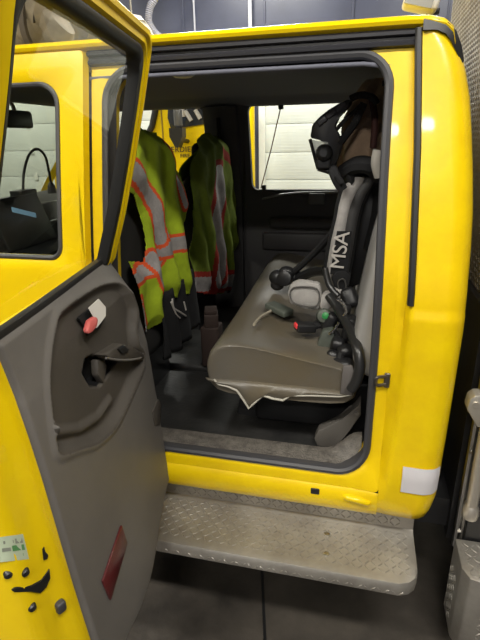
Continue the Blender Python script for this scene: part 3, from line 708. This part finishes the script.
def trimp(u, v):
    s = lerp(.0, .722, u); z = tz(s, v); h = trimh(s, z)
    n = nin(s, z)+h - (.02*(1-v/.03) if v < .03 else 0)
    return D(s, n, z)
b = B()
b.grid(trimp, NS, NZ, mat=lambda u, v: (lambda a_, z_: 2 if inpoly(a_, z_, CAV) and dpoly(a_, z_, CAV) > .004 else 1 if inpoly(a_, z_, INSP) else 0)(lerp(0, .722, u), tz(lerp(0, .722, u), v)))
tp = b.build('trim_panel', [TRIM, INS, BLK], door, ang=180); tag(tp, 'grey moulded inner door trim with a darker recessed middle')
# armrest shelf switch, cavity lining, lock lever, tag, reflector, small pocket latch
def dp3(u, v, h=0.0):
    s, z = dpt(u, v, lambda a_, z: nin(a_, z)+h); return D(s, nin(s, z)+h, z)
b = B(); b.prism([dp3(u, v, .008) for u, v in ((116, 349), (121, 345), (127, 350), (120, 354))], nn*.010, bev=.003); b.build('window_switch', BLK, door)
def shp(p, h): return D(p[0], nin(p[0], p[1])+h, p[1])
b = B(); b.prism([shp(p, -.03) for p in SH], nn*.040, bev=.008); b.build('armrest', INS, door)
b = B(); b.prism([dp3(u, v, -.04) for u, v in ((90, 360), (97, 356), (100, 366), (97, 384), (91, 375))], nn*.022, bev=.005); b.build('finger_grip', INS, door)
b = B(); b.tube(spline([dp3(u, v, .010) for u, v in ((106, 358), (118, 360), (130, 360), (141, 358))], 5), .0035, 8); b.build('armrest_edge', TRIM, door)
b = B(); b.prism([dp3(u, v, -.016) for u, v in ((76, 318), (88, 308), (102, 316), (99, 328), (86, 336), (84, 328))], nn*.006, bev=.002); cup = b.build('lock_bezel', BLK, door)
b = B(); b.prism([dp3(u, v, -.004) for u, v in ((82, 330), (85, 320), (91, 316), (94, 319), (93, 326), (88, 332), (84, 334))], nn*.014, bev=.005); tag(b.build('lock_lever', PINK, cup), 'faded red lock lever')
b = B(); b.prism([dp3(u, v, .006) for u, v in ((88, 308), (98, 299), (105, 307), (105, 316), (96, 328), (93, 326), (94, 318))], nn*.0025); tag(b.build('hang_tag', TAGW, door), 'small white card tag by the lock lever')
b = B(); b.prism([dp3(u, v, .001) for u, v in ((120, 525), (126, 543), (109, 600), (101, 581))], nn*.006, bev=.002); tag(b.build('reflector', RED, door), 'dark red slanted reflector')
b = B(); b.prism([dp3(u, v, -.002) for u, v in ((151, 412), (157, 399), (160, 404), (159, 424), (154, 426))], nn*.006, bev=.002); b.build('trim_clip', INS, door)
# pressed end face: label, plugs, latch slot, bumper
def epl(u, v, off=.0):
    """point on the free end face of the door (s = const)"""
    d = fw + rt*(u-240)/FPX - up*(v-320)/FPX; p0 = D(SL+off, 0, 0); t = (p0-CAM).dot(dd)/d.dot(dd); return CAM+d*t
def efp(u, v, h=.002):
    """point on the slanted yellow flange between trim and end face"""
    best = None
    d = (fw + rt*(u-240)/FPX - up*(v-320)/FPX)
    for i in range(2000):
        t = .35+i*.0006; P = CAM+d*t; q = P-Vector((HX, HY, 0)); s, n, z = q.dot(dd), q.dot(nn), P.z
        prof = [(.712, .985), (.725, .99), (.745, .93), (.758, .80), (.775, .72), (.80, .66), (.822, .58), (.83, .42), (.832, .1), (.836, -.2), (.83, -.5)]
        ni = nin(s, z)-.006
        pts_ = [(a, (ni*c if c >= 0 else c*.10)) for a, c in prof]
        for (a, na), (c, nc) in zip(pts_, pts_[1:]):
            if (na >= n >= nc) and na > nc:
                se = a+(c-a)*(na-n)/(na-nc)
                if s <= se+h:
                    return P
    return P
LABC = [efp(u, v) for u, v in ((-14, 539), (23, 534), (29, 559), (-14, 564))]
def quad(P, a, c): return P[0].lerp(P[1], a).lerp(P[3].lerp(P[2], a), c)
b = B(); nrm = (LABC[1]-LABC[0]).cross(LABC[3]-LABC[0]).normalized()
if nrm.dot(CAM-LABC[0]) < 0: nrm = -nrm
b.grid(lambda u, v: efp(lerp(-14, lerp(23, 29, v), u), lerp(lerp(539, 534, u), lerp(564, 559, u), v), .003), 8, 5)
lb = b.build('data_label', LBL, door); tag(lb, 'pale green data label on the yellow door edge')
for (a0_, a1_, c0, c1, m) in ((.45, .72, .18, .30, LBLK), (.76, .95, .14, .34, LBLK), (.40, .62, .46, .6, LBLK), (.66, .96, .40, .62, LBLG), (.3, .9, .74, .84, LBLG)):
    b = B(); b.face([b.bm.verts.new(efp(lerp(-14, lerp(23, 29, c), a), lerp(lerp(539, 534, a), lerp(564, 559, a), c), .0045)) for a, c in ((a0_, c0), (a1_, c0), (a1_, c1), (a0_, c1))]); b.build('print_line', m, lb)
for u, v in ((8, 574), (25, 572), (32, 607)):
    p = efp(u, v, .0); b = B(); b.lathe(p-nrm*.004, nrm, [(0, .0085), (.008, .0085), (.011, .006), (.0095, .002)], 14); b.build('plug', BLK, door)
def slab(pts, name, m, h=.0045, t=.004):
    b = B(); P = [efp(u, v, h) for u, v in pts]; b.prism(P, nrm*t, bev=.0008); return b.build(name, m, door)
tag(slab([(11, 589), (14, 587), (32, 585), (41, 580), (46, 573), (49, 568), (50, 577), (46, 586), (40, 592), (30, 590), (14, 591)], 'latch_slot', BLK), 'curved black latch slot')
slab([(42, 549), (44, 546), (45, 552), (48, 554), (47, 558), (43, 559)], 'notch', BLK)
p = efp(59, 605, 0); b = B(); b.box(p, (.03, .022, .028), rot=Matrix.Rotation(-.4, 3, 'Z'), bev=.006); b.build('rubber_bumper', GRUB, door)

# ================================================================== VESTS
def vest(name, label, XB, outline, stripes, z_top, fold_seed, seat_x, mats, fdy=0, bw=.016):
    O = [(p.y, p.z) for p in (at(u, v, 'X', XB) for u, v in outline)]
    S = [([((q := at(u, v, 'X', XB)).y, q.z) for u, v in pl], w) for pl, w in stripes]
    y0, y1 = min(p[0] for p in O), max(p[0] for p in O); z0, z1 = min(p[1] for p in O), max(p[1] for p in O)
    ny, nz = int((y1-y0)/.005), int((z1-z0)/.005)
    def pos(u, v):
        y, z = lerp(y0, y1, u), lerp(z0, z1, v)
        ins = inpoly(y, z, O); d = dpoly(y, z, O)*(1 if ins else -1)
        sag = 1-sm(z0, z1, z)
        f = .022*math.sin(y*38+fold_seed+2.0*math.sin(z*5))*(.3+.7*sag) + .012*noise.noise(Vector((y*14, z*9, fold_seed)))*(1)
        top = sm(z1-.10, z1+.01, z)
        side = 1-sm(-.01, .07, d)
        x = XB+f+.02*sag - .045*top**2 - .035*side
        return (x, y, z)
    def pat(u, v):
        y, z = lerp(y0, y1, u), lerp(z0, z1, v)
        for pl, w in S:
            d = dpoly(y, z, pl, closed=False)
            if d < w-bw: return 2
            if d < w: return 1
        return 0
    b = B(); b.grid(pos, ny, nz, mat=pat, keep=lambda u, v: inpoly(lerp(y0, y1, u), lerp(z0, z1, v), O))
    t = thing(name, label, 'vest', ((XB), (y0+y1)/2, z0))
    o = b.build('vest_back', mats, t, ang=180); mod_solid(o, .004)
    # the half that lies over the front of the seat back
    b = B()
    ym, hw = (y0+y1)/2, (y1-y0)/2*.8
    def fp(u, v):
        a = v; yy = ym+fdy+(u-.5)*2*hw*(.5+.3*a)
        return (lerp(XB-.075, seat_x-.03, sm(.1, .45, a))+.01*math.sin(u*19), yy, z1-.015-.5*a**1.2)
    b.grid(fp, 20, 24, mat=lambda u, v: 2 if abs(v-.7) < .05 else (1 if abs(v-.7) < .09 else 0))
    mod_solid(b.build('vest_front', mats, t, ang=180), .004)
    return t
v1 = vest('safety_vest', 'lime safety vest with orange and silver bands over the near front seat', -.80,
     [(125, 180), (125, 158), (129, 143), (137, 133), (150, 127), (164, 129), (173, 139), (178, 156), (182, 170), (187, 185), (189, 205), (186, 225), (188, 252), (191, 272), (194, 292), (170, 298), (160, 300), (162, 318), (156, 330), (150, 332), (144, 310), (139, 292), (134, 272), (137, 262), (147, 262), (147, 240), (146, 215), (140, 195), (130, 186)],
     [([(123, 157), (136, 172), (148, 190), (155, 206), (159, 238)], .046), ([(171, 146), (178, 172), (184, 206)], .03), ([(160, 250), (176, 243), (192, 238)], .046), ([(150, 258), (156, 276), (163, 300)], .042), ([(163, 236), (160, 262), (150, 268), (130, 284)], .038), ([(140, 300), (152, 335)], .025)], 1.79, .4, -.98, [LIME, ORG_, SLV], .03)
v2 = vest('safety_vest', 'shade-darkened lime safety vest with red edged silver stripes over the far front seat', -.80,
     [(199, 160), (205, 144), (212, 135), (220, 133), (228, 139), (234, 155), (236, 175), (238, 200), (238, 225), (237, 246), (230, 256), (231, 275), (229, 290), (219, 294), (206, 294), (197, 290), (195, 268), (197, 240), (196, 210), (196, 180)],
     [([(219, 180), (217, 210), (216, 245), (216, 275)], .115), ([(196, 285), (230, 280)], .07), ([(222, 150), (234, 170)], .026)], 1.78, 2.1, -.98, [mat('shaded_lime_vest_mesh', (.25, .34, .03), rough=.85, var=.25, vscale=12, bump=.4, bscale=500), mat('dark_red_trim', (.42, .035, .02), rough=.8), SLV], .17, .03)  # shade on the far vest is put into its darker green
# dark jacket with white drawstring hung under the near vest
jk = thing('dark_jacket', 'black jacket with pale drawstring hanging below the near vest', 'jacket', (-.80, .62, .8))
b = B()
pj = [at(u, v, 'X', -.795) for u, v in ((160, 292), (194, 288), (197, 318), (190, 330), (166, 332), (160, 318))]
jy0, jy1 = min(p.y for p in pj), max(p.y for p in pj); jz0, jz1 = min(p.z for p in pj), max(p.z for p in pj)
b.grid(lambda u, v: (-.80+.015*math.sin(u*21+v*3), lerp(jy0, jy1, u), lerp(jz0-.03*math.sin(u*3), jz1-.015, v)), 24, 12); mod_solid(b.build('jacket_body', BLKF, jk), .012)
for pl in ([(172, 299), (174, 308), (180, 312), (186, 316)], [(171, 302), (176, 314), (180, 318)], [(184, 302), (186, 310)]):
    b = B(); b.tube(spline([at(u, v, 'X', -.775) for u, v in pl], 5), .004, 6); b.build('drawstring', PALE, jk)
b = B(); p = at(210, 320, 'X', -.68); b.box(p+Vector((0, .02, 0)), (.07, .09, .07), rot=Matrix.Rotation(.3, 3, 'Z'), bev=.008); b.box(p+Vector((.0, .02, .045)), (.06, .08, .02), rot=Matrix.Rotation(.3, 3, 'Z'), bev=.004)
b.box((p.x, p.y+.02, (p.z-.03+.68)/2), (.09, .10, p.z-.03-.68), bev=.01)
tag(b.build('supply_box', mat('brown_box', (.022, .011, .008), rough=.8)), 'small brown box in the dark gap between the two front seats', 'box')

# ================================================================== BREATHING APPARATUS on the bench
HY_ = .45
def hp_(u, v, y=HY_): return at(u, v, 'Y', y)
scba = thing('breathing_apparatus', 'breathing apparatus harness with lettered grey shoulder strap propped against the bench back', 'breathing apparatus', (.0, .45, 1.03))
# padded shoulder strap: cross-section swept along a path
def strap(path, y, wl, wr, th, name, m, parent, ext=0):
    """path = [(left u, right u, v)]; padded band facing the front of the cab"""
    b = B(); loops = []
    for ul, ur, v in path:
        L, R = hp_(ul, v, y), hp_(ur, v, y+.02); c = (R-L); dn = c.cross(Vector((0, 0, 1))).normalized()
        if dn.dot(CAM-L) < 0: dn = -dn
        loops.append([L-dn*th, L-dn*th*.0+c*.02, L+dn*th*.6+c*.12, L+dn*th+c*.5, R+dn*th*.6-c*.12, R-c*.02, R-dn*th, L+c*.5-dn*th*1.2])
    b.rings(loops, cap0=True, cap1=True); return b.build(name, m, parent, ang=60)
face = [(352, 376, 177), (346, 373, 184), (342, 366, 194), (339, 361, 206), (337, 358, 218), (334, 356, 230), (331, 354, 242), (329, 352, 254), (327, 350, 266), (326, 348, 276)]
stp = strap([(a-3, c+3, v) for a, c, v in face], HY_+.02, 0, 0, .02, 'shoulder_strap', BLKF, scba)
strap([(a+1, c-9, v) for a, c, v in face], HY_, 0, 0, .012, 'strap_facing', GRF, stp)
strap([(c-9, c, v) for a, c, v in face], HY_-.004, 0, 0, .012, 'strap_edging', mat('dark_edging', (.035, .034, .034), rough=.7, bump=.2, bscale=200), stp)
# lettering MSA reading upward along the strap
def text(body, name, m, parent, P, xdir, ydir, size, ext=.002, spacing=1.0):
    cu = bpy.data.curves.new(name, 'FONT'); cu.body = body; cu.size = size; cu.extrude = ext; cu.align_x = 'CENTER'; cu.align_y = 'CENTER'; cu.space_character = spacing
    to = bpy.data.objects.new(name+'_tmp', cu); C.objects.link(to)
    bpy.context.view_layer.update(); dg = bpy.context.evaluated_depsgraph_get()
    me = bpy.data.meshes.new_from_object(to.evaluated_get(dg)); me.name = name; bpy.data.objects.remove(to)
    x = Vector(xdir).normalized(); z = x.cross(Vector(ydir)).normalized(); y = z.cross(x)
    M = Matrix((x, y, z)).transposed().to_4x4(); M.translation = Vector(P)-ORG[parent.name]
    me.transform(M); me.materials.clear(); me.materials.append(m)
    o = bpy.data.objects.new(name, me); C.objects.link(o); o.parent = parent; ORG[o.name] = ORG[parent.name]; return o
pm0, pm1 = hp_(337, 270, HY_-.03), hp_(343.5, 230, HY_-.03)
pl_, pr_ = hp_(330, 252, HY_-.03), hp_(350, 252, HY_-.02)
txd = (pm1-pm0).normalized(); tyd = (pl_-pr_)
b = B(); c0 = [hp_(u, v, HY_-.0245) for u, v in ((330, 274), (347, 274), (352, 231), (337, 231))]
b.prism(c0, Vector((0, -.003, 0))); b.build('letter_patch', BLKF, stp)
lt_ = text('MSA', 'lettering', PALE, stp, (pm0+pm1)/2+Vector((0, -.004, 0)), txd, tyd, .078, .002, .95)
lt_['label'] = 'pale letters MSA'
# lower pad with oval stitch
b = B(); b.prism([hp_(u, v, HY_-.040) for u, v in ((333, 276), (337, 272), (346, 272), (351, 276), (349, 286), (342, 293), (335, 290), (331, 278))], (0, .04, 0), bev=.01); pad = b.build('strap_pad', BLKF, scba)
b = B(); b.tube(spline([hp_(u, v, HY_-.048) for u, v in ((342, 279), (345, 281), (346, 288), (342, 291), (339, 289), (338, 282))], 5, closed=True), .003, 6, closed=True); b.build('stitch_loop', mat('dark_stitch', (.06, .058, .055), rough=.8), pad)
# shoulder yoke, back frame and cylinder behind the strap
b = B(); b.tube(spline([hp_(345, 180, .46), hp_(358, 172, .50), hp_(372, 174, .55), hp_(379, 188, .58), hp_(378, 215, .58), hp_(372, 250, .56)], 6), .035, 10); b.build('yoke', BLKF, scba)
b = B(); b.prism([hp_(u, v, .56) for u, v in ((352, 180), (378, 182), (376, 240), (368, 280), (345, 292), (348, 240))], (0, .05, 0), bev=.012); b.build('back_frame', BLK, scba)
# waist pad and belts
b = B(); b.prism([hp_(u, v, .40) for u, v in ((290, 285), (298, 281), (320, 284), (322, 296), (319, 311), (306, 309), (290, 305), (287, 294))], (0, .045, 0), bev=.012); wp = b.build('waist_pad', GRF, scba)
tag(wp, 'grey padded waist pad')
b = B(); b.tube(spline([hp_(u, v, .394) for u, v in ((293, 288), (317, 289), (316, 306), (293, 302))], 6, closed=True), .003, 6, closed=True); b.build('stitch_loop', mat('grey_stitch', (.1, .095, .09), rough=.8), wp)
b = B(); b.prism([hp_(u, v, .39) for u, v in ((321, 296), (332, 288), (345, 292), (338, 302), (326, 312), (319, 308))], (0, .05, 0), bev=.01); b.build('belt_joint', GRF, scba)
# hose, rings, valve cluster
b = B(); b.tube(spline([hp_(u, v, y) for u, v, y in ((329, 296, .36), (337, 307, .32), (345, 320, .26), (352, 334, .19), (358, 350, .115), (360, 366, .09), (357, 380, .085), (351, 390, .085))], 8), .018, 12); hs = b.build('air_hose', mat('black_hose', (.02, .02, .02), rough=.3), scba)
tag(hs, 'thick glossy black air hose')
b = B(); b.tube(spline([hp_(u, v, y) for u, v, y in ((325, 268, .40), (329, 285, .38), (338, 296, .36))], 8), .012, 10); b.build('gauge_hose', mat('black_hose', (.02, .02, .02), rough=.3), scba)
b = B()
for (u, v, y, d) in ((330, 322, .34, (.05, .05, .08)), (338, 345, .25, (.055, .05, .06)), (333, 356, .22, (.05, .05, .045)), (342, 364, .17, (.075, .05, .035)), (344, 312, .34, (.045, .07, .07)), (349, 328, .27, (.04, .06, .10)), (350, 298, .40, (.06, .06, .08)), (346, 352, .22, (.05, .05, .06))):
    b.box(hp_(u, v, y), d, rot=Matrix.Rotation(.5*math.sin(u*1.7), 3, 'Y') @ Matrix.Rotation(.5*math.cos(v), 3, 'X'), bev=.018)
b.tube(spline([hp_(324, 318, .36), hp_(318, 322, .36), hp_(312, 326, .37)], 4), .012, 8)
b.tube(spline([hp_(331, 330, .31), hp_(338, 338, .27), hp_(341, 352, .21), hp_(338, 364, .17)], 5), .014, 8)
b.build('valve_block', BLK, scba)
b = B(); p = hp_(324, 316, .34); b.lathe(p, (0, -1, .3), [(-.03, .028), (0, .030), (.012, .024), (.016, .01)], 16); vb = b.build('regulator_knob', GRNP, scba)
b = B(); b.lathe(p+Vector((.006, -.012, .006)), (0, -1, .3), [(0, .014), (.006, .013), (.008, .006)], 14); tag(b.build('knob_cap', GRND, vb), 'green cap')
for pl in ([(337, 299), (343, 303), (346, 312), (343, 316)], [(329, 334), (334, 330), (339, 322)], [(355, 346), (358, 350)], [(325, 371), (333, 376), (340, 377)]):
    b = B(); b.tube(spline([hp_(u, v, .19 if v > 340 else .26) for u, v in pl], 5), .005, 8); b.build('wire_ring', CHR, scba)
b = B(); b.prism([hp_(u, v, .27) for u, v in ((322, 332), (333, 330), (337, 346), (333, 355), (319, 352), (317, 345))], (0, .045, 0), bev=.006); b.build('belt_buckle', GRNP, scba)
# black face regulator lying on the seat with its strap
rg = thing('mask_regulator', 'black mask regulator lying on the far middle of the bench seat with strap', 'regulator', tuple(at(285, 283, 'Z', 1.06)))
c0 = at(287, 276, 'Y', .75)
b = B()
for dx, dy, dz, r in ((-.035, 0, -.01, .045), (.035, .02, -.012, .04), (.0, -.01, .018, .036), (-.045, .0, -.045, .03)):
    bmesh.ops.create_icosphere(b.bm, subdivisions=3, radius=r, matrix=Matrix.Translation(c0+Vector((dx, dy, dz))) @ Matrix.Diagonal((1.1, .9, .9, 1)))
b.lathe(c0+Vector((.0, -.04, .0)), (-.3, -1, .2), [(0, .035), (.02, .035), (.024, .028), (.024, .0)], 18); b.build('regulator_body', BLK, rg)
b = B(); b.tube(spline([c0+Vector((.03, 0, .02)), at(305, 262, 'Y', .70), at(320, 247, 'Y', .62), at(333, 232, 'Y', .54)], 8), .016, 8); b.build('strap', BLKF, rg)
b = B(); b.tube(spline([c0+Vector((.05, 0, -.01)), at(312, 272, 'Y', .66), at(326, 270, 'Y', .56)], 8), .022, 8); b.build('hose', BLK, rg)

# ------------------------------------------------------------------ hanging face mask and brown hood
MY = .42
def mp(u, v, y=MY): return at(u, v, 'Y', y)
mk = thing('face_mask', 'black breathing mask with a clear visor hanging upside over the bench back', 'mask', tuple(mp(335, 175)))
b = B(); b.prism([mp(u, v) for u, v in ((310, 138), (312, 125), (319, 117), (328, 110), (338, 104), (348, 99), (353, 100), (347, 108), (339, 116), (334, 122), (332, 127), (336, 134), (342, 139), (342, 148), (338, 158), (334, 170), (328, 171), (330, 150), (326, 141))], (0, .10, 0), bev=.007)
mb = b.build('mask_frame', BLK, mk)
for pl, r_ in (([(350, 99), (360, 95), (372, 97), (377, 104)], .011), ([(335, 131), (345, 120), (355, 111), (362, 104)], .007), ([(339, 144), (346, 135), (354, 124), (359, 114), (364, 103)], .013)):
    b = B(); b.tube(spline([mp(u, v, MY+.01) for u, v in pl], 6), r_, 8); b.build('head_strap', BLKF, mk)
for k, (u, v) in enumerate(((322, 121), (331, 114), (341, 107))):
    b = B(); b.box(mp(u, v, MY-.004), (.035, .012, .018), rot=Matrix.Rotation(-.6, 3, 'Y'), bev=.003); b.build('frame_clip', GRUB, mb)
b = B(); b.rings([[mp(u, v, MY+dy) for u, v in ((312, 140), (319, 167))] for dy in (.0, .03, .06, .09)], closed=False)
b.rings([[mp(312, 140, MY), mp(328, 142, MY-.01)], [mp(319, 167, MY), mp(331, 168, MY-.01)]], closed=False)
vs_ = b.build('visor', LENSM, mk); mod_solid(vs_, .003); tag(vs_, 'clear visor')
b = B(); b.tube([mp(310, 139, MY+.0), mp(318, 169, MY+.0)], .006, 8); b.tube([mp(318, 168, MY), mp(334, 173, MY)], .010, 8); b.build('visor_rim', BLK, mk)
b = B(); b.lathe(mp(324, 153, MY-.02), (0, -1, 0), [(-.05, .03), (0, .03), (.02, .024), (.03, .012)], 16); b.box(mp(324, 163, MY), (.05, .05, .04), bev=.01); b.build('exhale_valve', BLK, mk)
b = B(); b.tube(spline([mp(332, 168, MY), mp(337, 180, MY-.02), mp(343, 190, MY-.02)], 5), .018, 8); b.tube([mp(336, 175, MY-.05), mp(342, 183, MY-.05)], .010, 8); b.build('neck_strap', BLKF, mk)
hd = thing('canvas_hood', 'crumpled brown canvas hood hung behind the mask at the top of the bench back', 'hood', tuple(mp(365, 172, .62)))
b = B()
def hood(u, v):
    a = 2*PI*u; z = lerp(1.62, 1.95, v)
    w = .105*(math.sin(PI*min(1, v*.72+.22)))**.5
    f = 1+.14*math.sin(a*3+v*5)+.09*math.sin(a*7-v*9)+.15*noise.noise(Vector((math.cos(a)*2, math.sin(a)*2, v*4)))
    return (.005+w*f*math.cos(a)*1.05+.045*v, .63+w*1.2*f*math.sin(a), z)
b.grid(hood, 48, 24, cu=True); bmesh.ops.holes_fill(b.bm, edges=b.bm.edges[:]); b.build('hood_cloth', BRN, hd, ang=60)
b = B(); b.tube(spline([mp(344, 172, .48), mp(356, 165, .43), mp(370, 166, .42), mp(380, 176, .46)], 6), .03, 8); tag(b.build('hood_collar', BLKF, hd), 'black collar')
b = B(); b.tube(spline([mp(379, 150, .36), mp(377, 163, .36), mp(380, 176, .37)], 6), [.02]*13, 10); tag(b.build('pale_pad', mat('pale_pad', (.38, .36, .32), rough=.8), hd), 'pale padding showing at the edge')
b = B(); b.tube(spline([mp(372, 100, .5), mp(375, 120, .45), mp(373, 148, .44)], 6), .012, 8); b.build('dark_strap', mat('dark_red_strap', (.05, .015, .012), rough=.8), hd)
b = B(); b.tube([(.12, .55, 1.93), (.05, .55, 1.93)], .01, 8); b.tube([(.12, .55, 1.93), (.25, .55, 1.93)], .01, 8); b.build('coat_hook', BLK, truck)

# ================================================================== SECOND TRUCK beyond
t2 = thing('fire_truck', 'second yellow fire truck with lettered door parked beyond the cab windows', 'truck', (-2.4, 4.1, 0))
Y2 = 3.1
b = B()
def p2(u, v): q = at(u, v, 'Y', Y2); return q
xa, xb = -2.02, -1.42
b.rings([[(x, y, z) for x, z in ((xa, .7), (xa+.0, 1.75), (xa+.22, 2.28), (xb, 2.32), (xb, .7))] for y in (Y2, Y2+1.9)], cap0=True, cap1=True)
c2 = b.build('cab_body', YEL, t2)
b = B(); b.rings([[(x, y, z) for x, z in ((-3.1, .7), (-3.05, 1.55), (xa, 1.70), (xa, .7))] for y in (Y2+.03, Y2+1.85)], cap0=True, cap1=True); b.build('bonnet', YEL, t2)
b = B(); b.prism([p2(u, v)+Vector((0, -.004, 0)) for u, v in ((169, 90), (214, 86), (214, 122.5), (208, 123.5), (180, 128), (171, 128), (168, 118))], (0, -.012, 0), bev=.004); w2 = b.build('door_window', DRK, t2)
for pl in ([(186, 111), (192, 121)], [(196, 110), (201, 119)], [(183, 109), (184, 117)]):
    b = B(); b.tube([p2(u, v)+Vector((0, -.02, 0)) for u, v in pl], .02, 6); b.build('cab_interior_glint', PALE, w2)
b = B(); q = at(178, 118, 'Y', Y2-.25); b.box(q, (.075, .05, .15), bev=.02); mr = b.build('mirror', mat('mirror_shell', (.12, .12, .12), rough=.25), t2)
b = B(); q2 = at(178, 139, 'Y', Y2-.25); b.rings([[(q2.x+dx*w_*.6, q2.y+dy_*.5, z) for dx, dy_ in ((-1, -.1), (1, -.1), (1, .1), (-1, .1))] for z, w_ in ((q2.z+.09, .10), (q2.z+.02, .10), (q2.z-.07, .02))], cap0=True, cap1=True); b.tube([q2, (q2.x, Y2+.0, q2.z-.02)], .02, 8); b.tube([q, (q.x, q.y, q2.z)], .02, 8); b.build('mirror_bracket', BLK, mr)
b = B(); q = p2(162, 120); b.box((q.x, Y2-.004, 1.5), (.012, .006, 1.5)); b.build('door_seam', mat('seam_dark', (.25, .16, .01), rough=.6), t2)
b = B(); b.tube([p2(157, 106)+Vector((0, -.02, 0)), p2(153, 126)+Vector((0, -.02, 0)), p2(148, 136)+Vector((0, -.02, 0))], .03, 8); b.build('windscreen_seal', RUB, t2)
b = B(); b.box((-1.72, Y2-.006, 1.22), (.56, .012, .17)); b.build('white_stripe', WHT, t2)
INK = mat('sign_lettering', (.06, .04, .02), rough=.6)
for body, u, v, sz in (('VERDIER CO', 188, 149.5, .070), ('FIRE DIST', 191.5, 155.8, .048), ('V4', 192.5, 162.5, .065)):
    q = p2(u, v); o = text(body, 'door_lettering', INK, t2, (q.x, Y2-.006, q.z), (1, 0, 0), (0, 0, 1), sz, .003, 1.1)
for x in (-2.85,):
    b = B(); b.lathe((x, Y2+.02, .5), (0, 1, 0), [(0, .2), (.0, .47), (.04, .5), (.26, .5), (.3, .47), (.3, .2)], 28); b.build('wheel', RUB, t2)
b = B(); b.box((-2.3, Y2+.95, .62), (1.5, 1.2, .2)); b.build('chassis', BLK, t2)
b = B(); b.lathe((-1.75, Y2+.02, .5), (0, 1, 0), [(0, .2), (.0, .47), (.04, .5), (.26, .5), (.3, .47), (.3, .2)], 28); b.build('wheel', RUB, t2)

# ================================================================== world, camera
w = bpy.data.worlds.new('bay_air'); bpy.context.scene.world = w; w.use_nodes = True
w.node_tree.nodes['Background'].inputs['Color'].default_value = (.8, .85, 1, 1); w.node_tree.nodes['Background'].inputs['Strength'].default_value = .05
cam = bpy.data.cameras.new('camera'); co = bpy.data.objects.new('camera', cam); C.objects.link(co)
cam.sensor_fit = 'VERTICAL'; cam.sensor_height = 24; cam.lens = 24*FPX/640; cam.clip_start = .02
M = Matrix((rt, up, -fw)).transposed().to_4x4(); M.translation = CAM; co.matrix_world = M
sc = bpy.context.scene; sc.camera = co
sc.view_settings.view_transform = 'Standard'; sc.view_settings.look = 'None'; sc.view_settings.gamma = 1; sc.view_settings.use_curve_mapping = False
sc.view_settings.exposure = 0.15
